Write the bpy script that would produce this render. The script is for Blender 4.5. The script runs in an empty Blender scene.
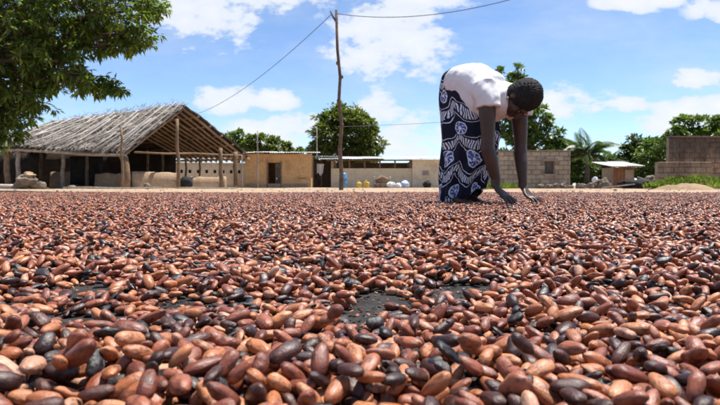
import bpy, bmesh, math, random
import numpy as np
from mathutils import Vector, Matrix, Euler, noise as mnoise

random.seed(7)
rng = np.random.default_rng(7)
R = math.radians
scene = bpy.context.scene
COL = scene.collection

# ------------------------------------------------------------------ camera
CAM_H = 0.142
FPX = 560.0
cam_d = bpy.data.cameras.new('camera')
cam = bpy.data.objects.new('camera', cam_d)
COL.objects.link(cam)
cam_d.sensor_width = 36.0
cam_d.lens = 28.0
cam_d.clip_start = 0.01
cam_d.clip_end = 6000
cam.location = (0, 0, CAM_H)
cam.rotation_euler = (R(90) - math.atan(17.5 / FPX), 0, 0)
cam_d.dof.use_dof = True
cam_d.dof.focus_distance = 0.85
cam_d.dof.aperture_fstop = 18.0
scene.camera = cam

# ------------------------------------------------------------------ light and sky
SUN_TO = Vector((0.26, 0.17, 0.94)).normalized()
sun_d = bpy.data.lights.new('sun', 'SUN')
sun = bpy.data.objects.new('sun', sun_d)
COL.objects.link(sun)
sun_d.energy = 4.8
sun_d.angle = R(0.55)
sun_d.color = (1.0, 0.955, 0.88)
sun.rotation_euler = SUN_TO.to_track_quat('Z', 'Y').to_euler()

world = bpy.data.worlds.new('World')
scene.world = world
world.use_nodes = True
wt = world.node_tree
wt.nodes.clear()


class NT:
    """small helper to write node graphs"""
    def __init__(self, nt):
        self.nt = nt

    def n(self, typ, **kw):
        nd = self.nt.nodes.new(typ)
        for k, v in kw.items():
            setattr(nd, k, v)
        return nd

    def put(self, sock, v):
        if v is None:
            return
        if hasattr(v, 'is_output'):
            self.nt.links.new(v, sock)
        else:
            sock.default_value = v

    def m(self, op, a, b=None, c=None, clamp=False):
        nd = self.n('ShaderNodeMath', operation=op)
        nd.use_clamp = clamp
        for i, v in enumerate((a, b, c)):
            if v is not None:
                self.put(nd.inputs[i], v)
        return nd.outputs[0]

    def vm(self, op, a, b=None):
        nd = self.n('ShaderNodeVectorMath', operation=op)
        self.put(nd.inputs[0], a)
        if b is not None:
            self.put(nd.inputs[1], b)
        return nd.outputs['Value'] if op in ('LENGTH', 'DOT_PRODUCT', 'DISTANCE') else nd.outputs[0]

    def noise(self, vec, scale, detail=4, rough=0.55, w=None):
        nd = self.n('ShaderNodeTexNoise')
        nd.inputs['Scale'].default_value = scale
        nd.inputs['Detail'].default_value = detail
        nd.inputs['Roughness'].default_value = rough
        if vec is not None:
            self.put(nd.inputs['Vector'], vec)
        return nd.outputs['Fac']

    def ramp(self, fac, stops, interp='LINEAR'):
        nd = self.n('ShaderNodeValToRGB')
        cr = nd.color_ramp
        cr.interpolation = interp
        while len(cr.elements) < len(stops):
            cr.elements.new(0.5)
        for e, (p, c) in zip(cr.elements, stops):
            e.position = p
            e.color = (c[0], c[1], c[2], 1) if hasattr(c, '__len__') else (c, c, c, 1)
        self.put(nd.inputs[0], fac)
        return nd.outputs[0]

    def mix(self, fac, a, b, blend='MIX'):
        nd = self.n('ShaderNodeMix', data_type='RGBA', blend_type=blend)
        self.put(nd.inputs[0], fac)
        for i, v in ((6, a), (7, b)):
            if not hasattr(v, 'is_output') and len(v) == 3:
                v = (*v, 1)
            self.put(nd.inputs[i], v)
        return nd.outputs[2]

    def smooth(self, v, a, b):
        nd = self.n('ShaderNodeMapRange', interpolation_type='SMOOTHSTEP')
        self.put(nd.inputs[0], v)
        nd.inputs[1].default_value = a
        nd.inputs[2].default_value = b
        return nd.outputs[0]


W = NT(wt)
sky = W.n('ShaderNodeTexSky', sky_type='NISHITA')
sky.sun_disc = False
sky.sun_elevation = math.asin(SUN_TO.z)
sky.sun_rotation = math.atan2(SUN_TO.x, SUN_TO.y)
sky.air_density = 0.75
sky.dust_density = 0.1
sky.ozone_density = 4.5
tc = W.n('ShaderNodeTexCoord')
dirv = tc.outputs['Generated']
sep = W.n('ShaderNodeSeparateXYZ')
wt.links.new(dirv, sep.inputs[0])
ysafe = W.m('MAXIMUM', W.m('ABSOLUTE', sep.outputs[1]), 0.02)
u = W.m('DIVIDE', sep.outputs[0], ysafe)
v = W.m('DIVIDE', sep.outputs[2], ysafe)
uvn = W.n('ShaderNodeCombineXYZ')
wt.links.new(u, uvn.inputs[0])
wt.links.new(v, uvn.inputs[1])
wt.links.new(W.m('MULTIPLY', W.m('LESS_THAN', sep.outputs[1], 0.0), 3.7), uvn.inputs[2])
uv = uvn.outputs[0]
# individual cumulus: centre bearing and elevation (as tangents), half extents
clouds = [
    (-0.27, 0.325, 0.135, 0.085), (-0.19, 0.345, 0.085, 0.06), (-0.36, 0.36, 0.09, 0.06),
    (0.045, 0.265, 0.115, 0.085), (-0.02, 0.35, 0.10, 0.04), (0.12, 0.34, 0.085, 0.035), (0.08, 0.235, 0.06, 0.035),
    (-0.225, 0.152, 0.075, 0.026), (-0.16, 0.150, 0.05, 0.022), (0.03, 0.128, 0.060, 0.036),
    (-0.14, 0.09, 0.085, 0.038), (0.09, 0.085, 0.085, 0.045), (0.37, 0.147, 0.080, 0.030), (0.45, 0.14, 0.09, 0.016),
    (0.585, 0.190, 0.060, 0.030), (0.62, 0.128, 0.13, 0.040), (0.55, 0.115, 0.06, 0.028),
    (0.47, 0.325, 0.06, 0.026), (0.64, 0.32, 0.06, 0.04),
    (-0.05, 0.105, 0.07, 0.03), (0.22, 0.15, 0.06, 0.016), (0.53, 0.335, 0.06, 0.02),
]
field = None
for (cu, cv, ru, rv) in clouds:
    q = W.vm('LENGTH', W.vm('MULTIPLY', W.vm('SUBTRACT', uv, (cu, cv, 0.0)), (1 / ru, 1 / rv, 1 / 0.5)))
    b = W.m('SUBTRACT', 1.0, q)
    field = b if field is None else W.m('MAXIMUM', field, b)
# the same kind of cloud goes on round the rest of the sky
horiz = W.n('ShaderNodeCombineXYZ')
zs = W.m('ADD', W.m('MAXIMUM', sep.outputs[2], 0.0), 0.22)
wt.links.new(W.m('DIVIDE', sep.outputs[0], zs), horiz.inputs[0])
wt.links.new(W.m('DIVIDE', sep.outputs[1], zs), horiz.inputs[1])
far = W.m('MULTIPLY', W.m('SUBTRACT', W.noise(horiz.outputs[0], 1.1, 3, 0.5), 0.60), 5.0)
out_u = W.m('GREATER_THAN', W.m('ABSOLUTE', u), 0.74)
out_v = W.m('GREATER_THAN', v, 0.40)
out_b = W.m('LESS_THAN', sep.outputs[1], 0.0)
outm = W.m('MINIMUM', W.m('ADD', W.m('ADD', out_u, out_v), out_b), 1.0)
field = W.m('MAXIMUM', field, W.m('SUBTRACT', far, W.m('MULTIPLY', W.m('SUBTRACT', 1.0, outm), 9.0)))
nz = W.noise(W.vm('MULTIPLY', uv, (1.0, 1.7, 1.0)), 10.0, 9, 0.60)
nz2 = W.noise(uv, 4.0, 3, 0.5)
dens = W.m('ADD', W.m('MINIMUM', field, 0.55), W.m('MULTIPLY', W.m('SUBTRACT', nz, 0.5), 3.4))
dens = W.m('ADD', dens, W.m('MULTIPLY', W.m('SUBTRACT', nz2, 0.5), 0.8))
fieldgate = W.smooth(field, -0.55, 0.1)
cmask = W.m('MULTIPLY', W.smooth(dens, -0.08, 0.36), fieldgate)
wisps = W.m('MULTIPLY', W.smooth(W.noise(W.vm('MULTIPLY', uv, (1.0, 2.6, 1.0)), 3.2, 6, 0.6), 0.36, 0.80), 0.45)
cmask = W.m('MAXIMUM', cmask, wisps)
cshade = W.mix(W.smooth(dens, 0.1, 1.2), (4.4, 4.7, 5.2), (5.1, 5.15, 5.2))
skycol = W.mix(1.0, sky.outputs[0], (1.0, 1.0, 1.0), 'MULTIPLY')
allsky = W.mix(W.m('MULTIPLY', cmask, 0.92), skycol, cshade)
bg = W.n('ShaderNodeBackground')
wt.links.new(allsky, bg.inputs[0])
bg.inputs[1].default_value = 0.112
wo = W.n('ShaderNodeOutputWorld')
wt.links.new(bg.outputs[0], wo.inputs[0])

scene.view_settings.view_transform = 'Standard'
scene.view_settings.look = 'None'
scene.view_settings.exposure = 0.80
scene.view_settings.gamma = 1.0
scene.view_settings.use_curve_mapping = False


# ------------------------------------------------------------------ helpers
def P(px, py, d):
    """a place in the yard at distance d, from its bearing and elevation"""
    return Vector(((px - 360.0) / FPX * d, d, CAM_H + (185.0 - py) / FPX * d))


def G(px, d, z=0.0):
    return Vector(((px - 360.0) / FPX * d, d, z))


def mat_new(name):
    m = bpy.data.materials.new(name)
    m.use_nodes = True
    t = m.node_tree
    bsdf = t.nodes['Principled BSDF']
    return m, NT(t), bsdf


def mat_simple(name, c1, c2, scale=6.0, rough=0.8, bump=0.3, bscale=None, detail=5, spec=0.3, coord='Object', stretch=None, c3=None, bdist=0.01):
    m, T, b = mat_new(name)
    t = T.n('ShaderNodeNewGeometry').outputs['Position'] if coord == 'World' else T.n('ShaderNodeTexCoord').outputs[coord]
    if stretch:
        t = T.vm('MULTIPLY', t, stretch)
    f = T.noise(t, scale, detail, 0.6)
    stops = [(0.3, c1), (0.7, c2)] if c3 is None else [(0.28, c1), (0.5, c2), (0.72, c3)]
    col = T.ramp(f, stops)
    f2 = T.noise(t, scale * 7, 3, 0.6)
    col = T.mix(0.35, col, T.ramp(f2, [(0.3, 0.25), (0.7, 0.75)]), 'OVERLAY')
    T.put(b.inputs['Base Color'], col)
    b.inputs['Roughness'].default_value = rough
    b.inputs['Specular IOR Level'].default_value = spec
    if bump:
        bn = T.n('ShaderNodeBump')
        bn.inputs['Strength'].default_value = bump
        bn.inputs['Distance'].default_value = bdist
        T.put(bn.inputs['Height'], T.noise(t, bscale or scale * 6, 5, 0.65))
        T.put(b.inputs['Normal'], bn.outputs[0])
    return m


def mesh_data(name, verts, faces, mat=None, smooth=False, mats=None, midx=None):
    me = bpy.data.meshes.new(name)
    me.from_pydata([tuple(p) for p in verts], [], [tuple(f) for f in faces])
    for mm in (mats or ([mat] if mat else [])):
        me.materials.append(mm)
    if smooth:
        me.polygons.foreach_set('use_smooth', [True] * len(me.polygons))
    if midx is not None:
        me.polygons.foreach_set('material_index', midx)
    me.update()
    return me


def link(name, me, parent=None, loc=(0, 0, 0), rot=(0, 0, 0), scale=None):
    o = bpy.data.objects.new(name, me)
    COL.objects.link(o)
    o.location = loc
    o.rotation_euler = rot
    if scale is not None:
        o.scale = scale
    if parent is not None:
        o.parent = parent
    return o


def tag(o, label=None, cat=None, group=None, kind=None):
    if label:
        o['label'] = label
    if cat:
        o['category'] = cat
    if group:
        o['group'] = group
    if kind:
        o['kind'] = kind
    return o


def thing(name, label, cat, loc=(0, 0, 0), rz=0.0, group=None):
    o = bpy.data.objects.new(name, None)
    COL.objects.link(o)
    o.location = loc
    o.rotation_euler = (0, 0, rz)
    o.empty_display_size = 0.1
    return tag(o, label, cat, group)


class MB:
    """collects geometry for one mesh"""
    def __init__(self):
        self.v = []
        self.f = []

    def add(self, vs, fs):
        k = len(self.v)
        self.v += [Vector(p) for p in vs]
        self.f += [tuple(i + k for i in f) for f in fs]
        return self

    def box(self, lo, hi, jit=0.0):
        x0, y0, z0 = lo
        x1, y1, z1 = hi
        vs = [(x0, y0, z0), (x1, y0, z0), (x1, y1, z0), (x0, y1, z0), (x0, y0, z1), (x1, y0, z1), (x1, y1, z1), (x0, y1, z1)]
        if jit:
            vs = [tuple(c + random.uniform(-jit, jit) for c in p) for p in vs]
        return self.add(vs, [(0, 3, 2, 1), (4, 5, 6, 7), (0, 1, 5, 4), (1, 2, 6, 5), (2, 3, 7, 6), (3, 0, 4, 7)])

    def tube(self, pts, rad, seg=8, cap=True):
        pts = [Vector(p) for p in pts]
        vs, fs = [], []
        up = Vector((0, 0, 1))
        for i, p in enumerate(pts):
            t = (pts[min(i + 1, len(pts) - 1)] - pts[max(i - 1, 0)]).normalized()
            ref = up if abs(t.z) < 0.92 else Vector((1, 0, 0))
            a = t.cross(ref).normalized()
            b = t.cross(a)
            r = rad[i] if hasattr(rad, '__len__') else rad
            for k in range(seg):
                an = 2 * math.pi * k / seg
                vs.append(p + a * (r * math.cos(an)) + b * (r * math.sin(an)))
        for i in range(len(pts) - 1):
            for k in range(seg):
                k2 = (k + 1) % seg
                fs.append((i * seg + k, i * seg + k2, (i + 1) * seg + k2, (i + 1) * seg + k))
        if cap:
            fs.append(tuple(range(seg - 1, -1, -1)))
            n0 = (len(pts) - 1) * seg
            fs.append(tuple(n0 + k for k in range(seg)))
        return self.add(vs, fs)

    def loft(self, rings, ref, seg=20, pw=2.0):
        """rings: (centre, half_width along ref, half_height) along a path; closed caps"""
        ref = Vector(ref)
        cs = [Vector(r[0]) for r in rings]
        vs, fs = [], []
        for i, r in enumerate(rings):
            t = (cs[min(i + 1, len(cs) - 1)] - cs[max(i - 1, 0)]).normalized()
            w = (ref - t * ref.dot(t)).normalized()
            n = t.cross(w)
            for k in range(seg):
                an = 2 * math.pi * k / seg
                c, s = math.cos(an), math.sin(an)
                c = math.copysign(abs(c) ** (2 / pw), c)
                s = math.copysign(abs(s) ** (2 / pw), s)
                vs.append(cs[i] + w * (r[1] * c) + n * (r[2] * s))
        for i in range(len(cs) - 1):
            for k in range(seg):
                k2 = (k + 1) % seg
                fs.append((i * seg + k, i * seg + k2, (i + 1) * seg + k2, (i + 1) * seg + k))
        fs.append(tuple(range(seg - 1, -1, -1)))
        n0 = (len(cs) - 1) * seg
        fs.append(tuple(n0 + k for k in range(seg)))
        return self.add(vs, fs)

    def ball(self, c, ax, seg=14, rings=9):
        """ellipsoid; ax = three axis vectors already scaled"""
        c = Vector(c)
        a, b, d = [Vector(q) for q in ax]
        vs, fs = [], []
        for i in range(rings + 1):
            th = math.pi * i / rings
            for k in range(seg):
                ph = 2 * math.pi * k / seg
                vs.append(c + a * (math.sin(th) * math.cos(ph)) + b * (math.sin(th) * math.sin(ph)) + d * math.cos(th))
        for i in range(rings):
            for k in range(seg):
                k2 = (k + 1) % seg
                fs.append((i * seg + k, i * seg + k2, (i + 1) * seg + k2, (i + 1) * seg + k))
        return self.add(vs, fs)

    def data(self, name, mat, smooth=False):
        return mesh_data(name, self.v, self.f, mat, smooth)

    def build(self, name, mat, parent=None, smooth=False, loc=(0, 0, 0), rot=(0, 0, 0)):
        me = self.data(name, mat, smooth)
        if smooth:
            bm = bmesh.new(); bm.from_mesh(me)
            bmesh.ops.remove_doubles(bm, verts=bm.verts, dist=1e-5)
            bmesh.ops.recalc_face_normals(bm, faces=bm.faces)
            bm.to_mesh(me); bm.free()
        return link(name, me, parent, loc, rot)


def remeshed(mb, voxel, smooth_it=3):
    """one continuous surface out of overlapping volumes"""
    me = mb.data('raw', None)
    bm = bmesh.new(); bm.from_mesh(me)
    bmesh.ops.remove_doubles(bm, verts=bm.verts, dist=1e-6)
    bmesh.ops.recalc_face_normals(bm, faces=bm.faces)
    bm.to_mesh(me); bm.free()
    o = bpy.data.objects.new('raw', me)
    COL.objects.link(o)
    md = o.modifiers.new('r', 'REMESH')
    md.mode = 'VOXEL'
    md.voxel_size = voxel
    if smooth_it:
        s = o.modifiers.new('s', 'SMOOTH')
        s.factor = 0.5
        s.iterations = smooth_it
    dg = bpy.context.evaluated_depsgraph_get()
    dg.update()
    res = bpy.data.meshes.new_from_object(o.evaluated_get(dg))
    bpy.data.objects.remove(o)
    res.polygons.foreach_set('use_smooth', [True] * len(res.polygons))
    return res


def displace(me, fn):
    n = len(me.vertices)
    co = np.empty(n * 3); me.vertices.foreach_get('co', co); co = co.reshape(-1, 3)
    no = np.empty(n * 3); me.vertex_normals.foreach_get('vector', no); no = no.reshape(-1, 3)
    d = np.array([fn(c) for c in co])
    me.vertices.foreach_set('co', (co + no * d[:, None]).ravel())
    me.update()


# ------------------------------------------------------------------ materials
M = {}
M['dirt'] = mat_simple('sandy_dirt', (0.22, 0.145, 0.09), (0.36, 0.26, 0.175), 0.7, 0.95, 0.5, 14, c3=(0.28, 0.19, 0.12))
M['mud'] = mat_simple('mud_wall', (0.28, 0.19, 0.12), (0.44, 0.32, 0.21), 1.6, 0.95, 0.6, 8, bdist=0.03)
M['ochre'] = mat_simple('ochre_mud_render', (0.36, 0.20, 0.085), (0.58, 0.36, 0.17), 1.1, 0.9, 0.5, 9, c3=(0.48, 0.285, 0.125), bdist=0.02)
M['cream'] = mat_simple('cream_render', (0.50, 0.41, 0.28), (0.70, 0.60, 0.43), 0.9, 0.9, 0.3, 8, c3=(0.62, 0.52, 0.36), bdist=0.01)
M['cement'] = mat_simple('cement_block', (0.26, 0.205, 0.15), (0.40, 0.325, 0.24), 2.2, 0.95, 0.5, 20, coord='World')
M['cement_dark'] = mat_simple('weathered_block', (0.07, 0.05, 0.04), (0.20, 0.15, 0.115), 1.1, 0.95, 0.6, 16, c3=(0.13, 0.09, 0.07), coord='World')
M['mortar'] = mat_simple('mortar', (0.20, 0.16, 0.12), (0.32, 0.26, 0.195), 3.0, 0.95, 0.4, 22, coord='World')
M['wood'] = mat_simple('grey_weathered_wood', (0.20, 0.16, 0.13), (0.42, 0.37, 0.32), 5.0, 0.9, 0.5, 30, stretch=(1, 1, 1))
M['wood_pale'] = mat_simple('bleached_pole', (0.30, 0.27, 0.24), (0.52, 0.49, 0.45), 4.0, 0.85, 0.4, 30)
M['wood_brown'] = mat_simple('brown_post_wood', (0.13, 0.085, 0.05), (0.28, 0.19, 0.12), 4.0, 0.85, 0.5, 24)
M['rafter'] = mat_simple('rafter_wood', (0.17, 0.105, 0.06), (0.34, 0.235, 0.15), 4.0, 0.85, 0.4, 24)
M['thatch'] = mat_simple('dry_thatch', (0.13, 0.11, 0.095), (0.36, 0.32, 0.28), 3.0, 0.95, 0.8, 30, c3=(0.22, 0.19, 0.165), bdist=0.03)
M['thatch_shade'] = mat_simple('thatch_painted_shade', (0.018, 0.013, 0.010), (0.055, 0.042, 0.032), 3.0, 0.95, 0.8, 30, bdist=0.03)  # thatch darkened in colour to paint the shade under the roof
M['mud_dark'] = mat_simple('mud_painted_shade', (0.018, 0.013, 0.010), (0.055, 0.038, 0.027), 1.6, 0.95, 0.6, 8, bdist=0.03)  # mud coloured nearly black to deepen the shade inside the shed
M['blackplastic'] = mat_simple('black_plastic', (0.012, 0.012, 0.013), (0.045, 0.040, 0.036), 22.0, 0.75, 0.8, 60, spec=0.15, bdist=0.004)
M['tin'] = mat_simple('tin_sheet', (0.50, 0.50, 0.50), (0.70, 0.70, 0.69), 1.4, 0.45, 0.1, 6, c3=(0.60, 0.58, 0.55), spec=0.5)
M['doorwood'] = mat_simple('door_boards', (0.05, 0.045, 0.04), (0.13, 0.11, 0.09), 3.0, 0.8, 0.3, 20)
M['dark'] = mat_simple('dark_cloth', (0.012, 0.012, 0.013), (0.035, 0.034, 0.034), 3.0, 0.9, 0.3, 12)
M['bluebarrel'] = mat_simple('blue_plastic', (0.06, 0.20, 0.42), (0.10, 0.28, 0.52), 3.0, 0.45, 0.1, 10, spec=0.5)
M['yellow'] = mat_simple('yellow_plastic', (0.55, 0.34, 0.04), (0.66, 0.45, 0.07), 4.0, 0.45, 0.1, 10, spec=0.5)
M['whitecloth'] = mat_simple('white_sack', (0.62, 0.62, 0.64), (0.78, 0.78, 0.78), 5.0, 0.8, 0.4, 14)
M['bluecloth'] = mat_simple('pale_blue_sack', (0.25, 0.38, 0.62), (0.55, 0.62, 0.75), 6.0, 0.8, 0.4, 14)
M['rust'] = mat_simple('kiosk_brown_board', (0.17, 0.075, 0.04), (0.30, 0.15, 0.08), 1.8, 0.85, 0.3, 12)
M['stone'] = mat_simple('stone', (0.11, 0.085, 0.065), (0.27, 0.22, 0.17), 4.0, 0.95, 0.6, 12)
M['bark'] = mat_simple('bark', (0.06, 0.045, 0.035), (0.15, 0.115, 0.085), 5.0, 0.95, 0.8, 18, bdist=0.02)
M['bark_pole'] = mat_simple('dark_pole_wood', (0.07, 0.045, 0.03), (0.18, 0.125, 0.085), 5.0, 0.9, 0.6, 22, bdist=0.02)
M['wire'] = mat_simple('wire_black', (0.05, 0.05, 0.05), (0.09, 0.09, 0.09), 3.0, 0.6, 0)
M['vent_shade'] = mat_simple('vent_painted_shade', (0.015, 0.013, 0.012), (0.03, 0.028, 0.025), 3.0, 0.9, 0)  # near-black panel colour painting the shade inside the wall vents


def leaf_mat(name, a, b, c, trans=0.35):
    m, T, bs = mat_new(name)
    geo = T.n('ShaderNodeNewGeometry')
    rnd = geo.outputs['Random Per Island']
    t = T.n('ShaderNodeTexCoord').outputs['Object']
    f = T.m('ADD', T.m('MULTIPLY', rnd, 0.6), T.m('MULTIPLY', T.noise(t, 0.9, 2), 0.4))
    col = T.ramp(f, [(0.15, a), (0.5, b), (0.85, c)])
    T.put(bs.inputs['Base Color'], col)
    bs.inputs['Roughness'].default_value = 0.42
    bs.inputs['Specular IOR Level'].default_value = 0.4
    tr = T.n('ShaderNodeBsdfTranslucent')
    T.put(tr.inputs[0], T.mix(1.0, col, (1.3, 1.5, 0.5), 'MULTIPLY'))
    mx = T.n('ShaderNodeMixShader')
    mx.inputs[0].default_value = trans
    out = m.node_tree.nodes['Material Output']
    m.node_tree.links.new(bs.outputs[0], mx.inputs[1])
    m.node_tree.links.new(tr.outputs[0], mx.inputs[2])
    m.node_tree.links.new(mx.outputs[0], out.inputs[0])
    return m


M['leaf_near'] = leaf_mat('mango_leaf', (0.030, 0.052, 0.012), (0.090, 0.14, 0.028), (0.30, 0.34, 0.075), 0.45)
M['leaf_round'] = leaf_mat('round_tree_leaf', (0.045, 0.068, 0.014), (0.095, 0.135, 0.028), (0.20, 0.19, 0.055))
M['leaf_mid'] = leaf_mat('bright_leaf', (0.045, 0.078, 0.018), (0.095, 0.15, 0.035), (0.18, 0.24, 0.075))
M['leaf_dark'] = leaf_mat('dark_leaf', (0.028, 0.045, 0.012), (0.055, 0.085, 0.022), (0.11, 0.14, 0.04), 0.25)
M['leaf_palm'] = leaf_mat('palm_leaf', (0.035, 0.065, 0.018), (0.06, 0.10, 0.03), (0.12, 0.16, 0.06), 0.3)
M['grass'] = leaf_mat('grass_blade', (0.08, 0.12, 0.02), (0.14, 0.19, 0.04), (0.26, 0.28, 0.09), 0.45)


# ------------------------------------------------------------------ ground and plastic sheet
def ground():
    n = 90
    xs = np.concatenate([-np.geomspace(3000, 20, 14), np.linspace(-18, 18, 37), np.geomspace(20, 3000, 14)])
    ys = np.concatenate([[-3000, -800, -200, -60, -20, -6], np.linspace(-2, 40, 85), np.geomspace(42, 3500, 18)])
    vs, fs = [], []
    for y in ys:
        for x in xs:
            z = -0.012
            if 11 < y < 60 and abs(x) < 60:
                z += 0.035 * mnoise.noise(Vector((x * 0.5, y * 0.5, 3))) * min(1, (y - 11) / 3)
            vs.append((x, y, z))
    nx = len(xs)
    for j in range(len(ys) - 1):
        for i in range(nx - 1):
            fs.append((j * nx + i, j * nx + i + 1, (j + 1) * nx + i + 1, (j + 1) * nx + i))
    o = link('ground', mesh_data('ground', vs, fs, M['dirt'], True))
    tag(o, 'pale sandy dirt yard between the drying beans and the buildings', kind='structure')


ground()

MAT_Y1 = 8.7


def tarp():
    xs = np.linspace(-9.2, 9.2, 47)
    ys = np.concatenate([np.linspace(-1.6, 0.2, 10), np.arange(0.22, 1.4, 0.02), np.linspace(1.45, MAT_Y1 + 0.12, 60)])
    fx = np.unique(np.concatenate([xs, np.arange(-0.7, 0.7, 0.02)]))
    vs, fs = [], []
    for y in ys:
        for x in fx:
            z = 0.0025 + 0.0022 * mnoise.noise(Vector((x * 14 + 2 * y, y * 9, 0)))
            vs.append((x, y + (0.06 * mnoise.noise(Vector((x * 1.3, 5, 5))) if y > 9 else 0), z))
    nx = len(fx)
    for j in range(len(ys) - 1):
        for i in range(nx - 1):
            fs.append((j * nx + i, j * nx + i + 1, (j + 1) * nx + i + 1, (j + 1) * nx + i))
    o = link('plastic_sheet', mesh_data('plastic_sheet', vs, fs, M['blackplastic'], True))
    tag(o, 'black plastic sheet spread on the ground under the cocoa beans', 'plastic sheet')


tarp()

# ------------------------------------------------------------------ cocoa beans
CLASSES = ['orange_brown', 'red_brown', 'dark_brown', 'pale_pink', 'black']
CLASS_P = np.array([0.29, 0.39, 0.18, 0.05, 0.09])


def bean_mat(name, c1, c2, c3, dust, rough):
    m, T, b = mat_new(name)
    t = T.n('ShaderNodeTexCoord').outputs['Object']
    oi = T.n('ShaderNodeObjectInfo')
    geo = T.n('ShaderNodeNewGeometry')
    r = T.m('FRACT', T.m('ADD', oi.outputs['Random'], geo.outputs['Random Per Island']))
    off = T.n('ShaderNodeCombineXYZ')
    T.put(off.inputs[0], T.m('MULTIPLY', r, 7.0))
    T.put(off.inputs[2], T.m('MULTIPLY', r, 3.0))
    tv = T.vm('ADD', t, off.outputs[0])
    base = T.ramp(r, [(0.0, c1), (0.5, c2), (1.0, c3)])
    patch = T.noise(tv, 170, 5, 0.65)
    dark = T.mix(1.0, base, (0.30, 0.24, 0.22), 'MULTIPLY')
    col = T.mix(T.smooth(patch, 0.47, 0.68), base, dark)
    fine = T.noise(T.vm('MULTIPLY', tv, (0.35, 1.0, 1.0)), 620, 5, 0.7)
    dustm = T.m('MULTIPLY', T.smooth(T.noise(tv, 210, 5, 0.7), 0.50, 0.72), dust)
    col = T.mix(dustm, col, (0.46, 0.29, 0.20))
    col = T.mix(0.45, col, T.ramp(fine, [(0.3, 0.22), (0.7, 0.78)]), 'OVERLAY')
    T.put(b.inputs['Base Color'], col)
    T.put(b.inputs['Roughness'], T.m('ADD', rough - 0.13, T.m('MULTIPLY', patch, 0.3)))
    b.inputs['Specular IOR Level'].default_value = 0.5
    bn = T.n('ShaderNodeBump')
    bn.inputs['Strength'].default_value = 0.6
    bn.inputs['Distance'].default_value = 0.0011
    b.inputs['Coat Weight'].default_value = 0.05
    b.inputs['Coat Roughness'].default_value = 0.24
    T.put(bn.inputs['Height'], T.m('ADD', fine, T.m('MULTIPLY', patch, 1.2)))
    T.put(b.inputs['Normal'], bn.outputs[0])
    return m


BM = [
    bean_mat('bean_orange_brown', (0.34, 0.108, 0.040), (0.44, 0.158, 0.060), (0.52, 0.215, 0.094), 0.13, 0.34),
    bean_mat('bean_red_brown', (0.16, 0.042, 0.022), (0.26, 0.074, 0.036), (0.36, 0.120, 0.058), 0.13, 0.32),
    bean_mat('bean_dark_brown', (0.026, 0.010, 0.008), (0.052, 0.017, 0.012), (0.095, 0.030, 0.019), 0.12, 0.32),
    bean_mat('bean_pale_pink', (0.40, 0.19, 0.115), (0.45, 0.225, 0.14), (0.49, 0.27, 0.175), 0.25, 0.42),
    bean_mat('bean_black', (0.008, 0.008, 0.008), (0.016, 0.014, 0.015), (0.030, 0.027, 0.027), 0.16, 0.36),
]


def bean_shape(seed, seg, rings, black=False):
    """unit bean (semi axes 1, 1, 1) along x, egg-shaped, a little bent and wrinkled"""
    rr = random.Random(seed)
    egg = rr.uniform(-0.22, 0.22)
    bend = rr.uniform(-0.16, 0.16)
    sq = rr.uniform(2.2, 3.1)
    ridge = rr.uniform(0.06, 0.18) * (1.8 if black else 1)
    off = Vector((seed * 3.1, seed * 1.7, 0))
    vs, fs = [], []
    vs.append((-1, 0, 0))
    for i in range(1, rings):
        th = math.pi * i / rings
        x = -math.cos(th)
        r0 = max(0.0, 1 - abs(x) ** sq) ** 0.5
        r0 *= 1 + egg * x
        for k in range(seg):
            ph = 2 * math.pi * k / seg
            p = Vector((x, math.cos(ph) * r0, math.sin(ph) * r0))
            d = 1 + 0.10 * mnoise.noise(p * 1.3 + off) + ridge * mnoise.noise(Vector((p.x * 1.2, p.y * 4, p.z * 4)) + off)
            if black:
                d += 0.22 * mnoise.noise(p * 2.4 + off) + 0.12 * mnoise.noise(p * 6.0 + off)
            vs.append((p.x * (1 + 0.03 * rr.uniform(-1, 1)), p.y * d + bend * (x * x - 0.4), p.z * d))
    vs.append((1, 0, 0))
    last = len(vs) - 1
    for k in range(seg):
        k2 = (k + 1) % seg
        fs.append((0, 1 + k2, 1 + k))
        b = 1 + (rings - 2) * seg
        fs.append((last, b + k, b + k2))
        for i in range(rings - 2):
            a = 1 + i * seg
            fs.append((a + k, a + k2, a + seg + k2, a + seg + k))
    return vs, fs


NSH = 8
BA, BB, BC = 0.0084, 0.0047, 0.0039      # mean half length, width and thickness of a bean
bean_hi = {}
src_col = bpy.data.collections.new('bean_sources')
for s in range(NSH):
    for c in range(5):
        vs, fs = bean_shape(s + (50 if c == 4 else 0), 18, 14, c == 4)
        vs = [(x * BA, y * BB, z * BC) for x, y, z in vs]
        me = mesh_data('cocoa_bean', vs, fs, BM[c], True)
        bean_hi[(s, c)] = me
        o = bpy.data.objects.new('bean_source_%02d' % (s * 5 + c), me)
        src_col.objects.link(o)


def bare(x, y, periodic):
    if periodic:
        return False
    for (bx, by, rx, ry) in BARE:
        if ((x - bx) / rx) ** 2 + ((y - by) / ry) ** 2 < 0.8:
            return True
    return False


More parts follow.
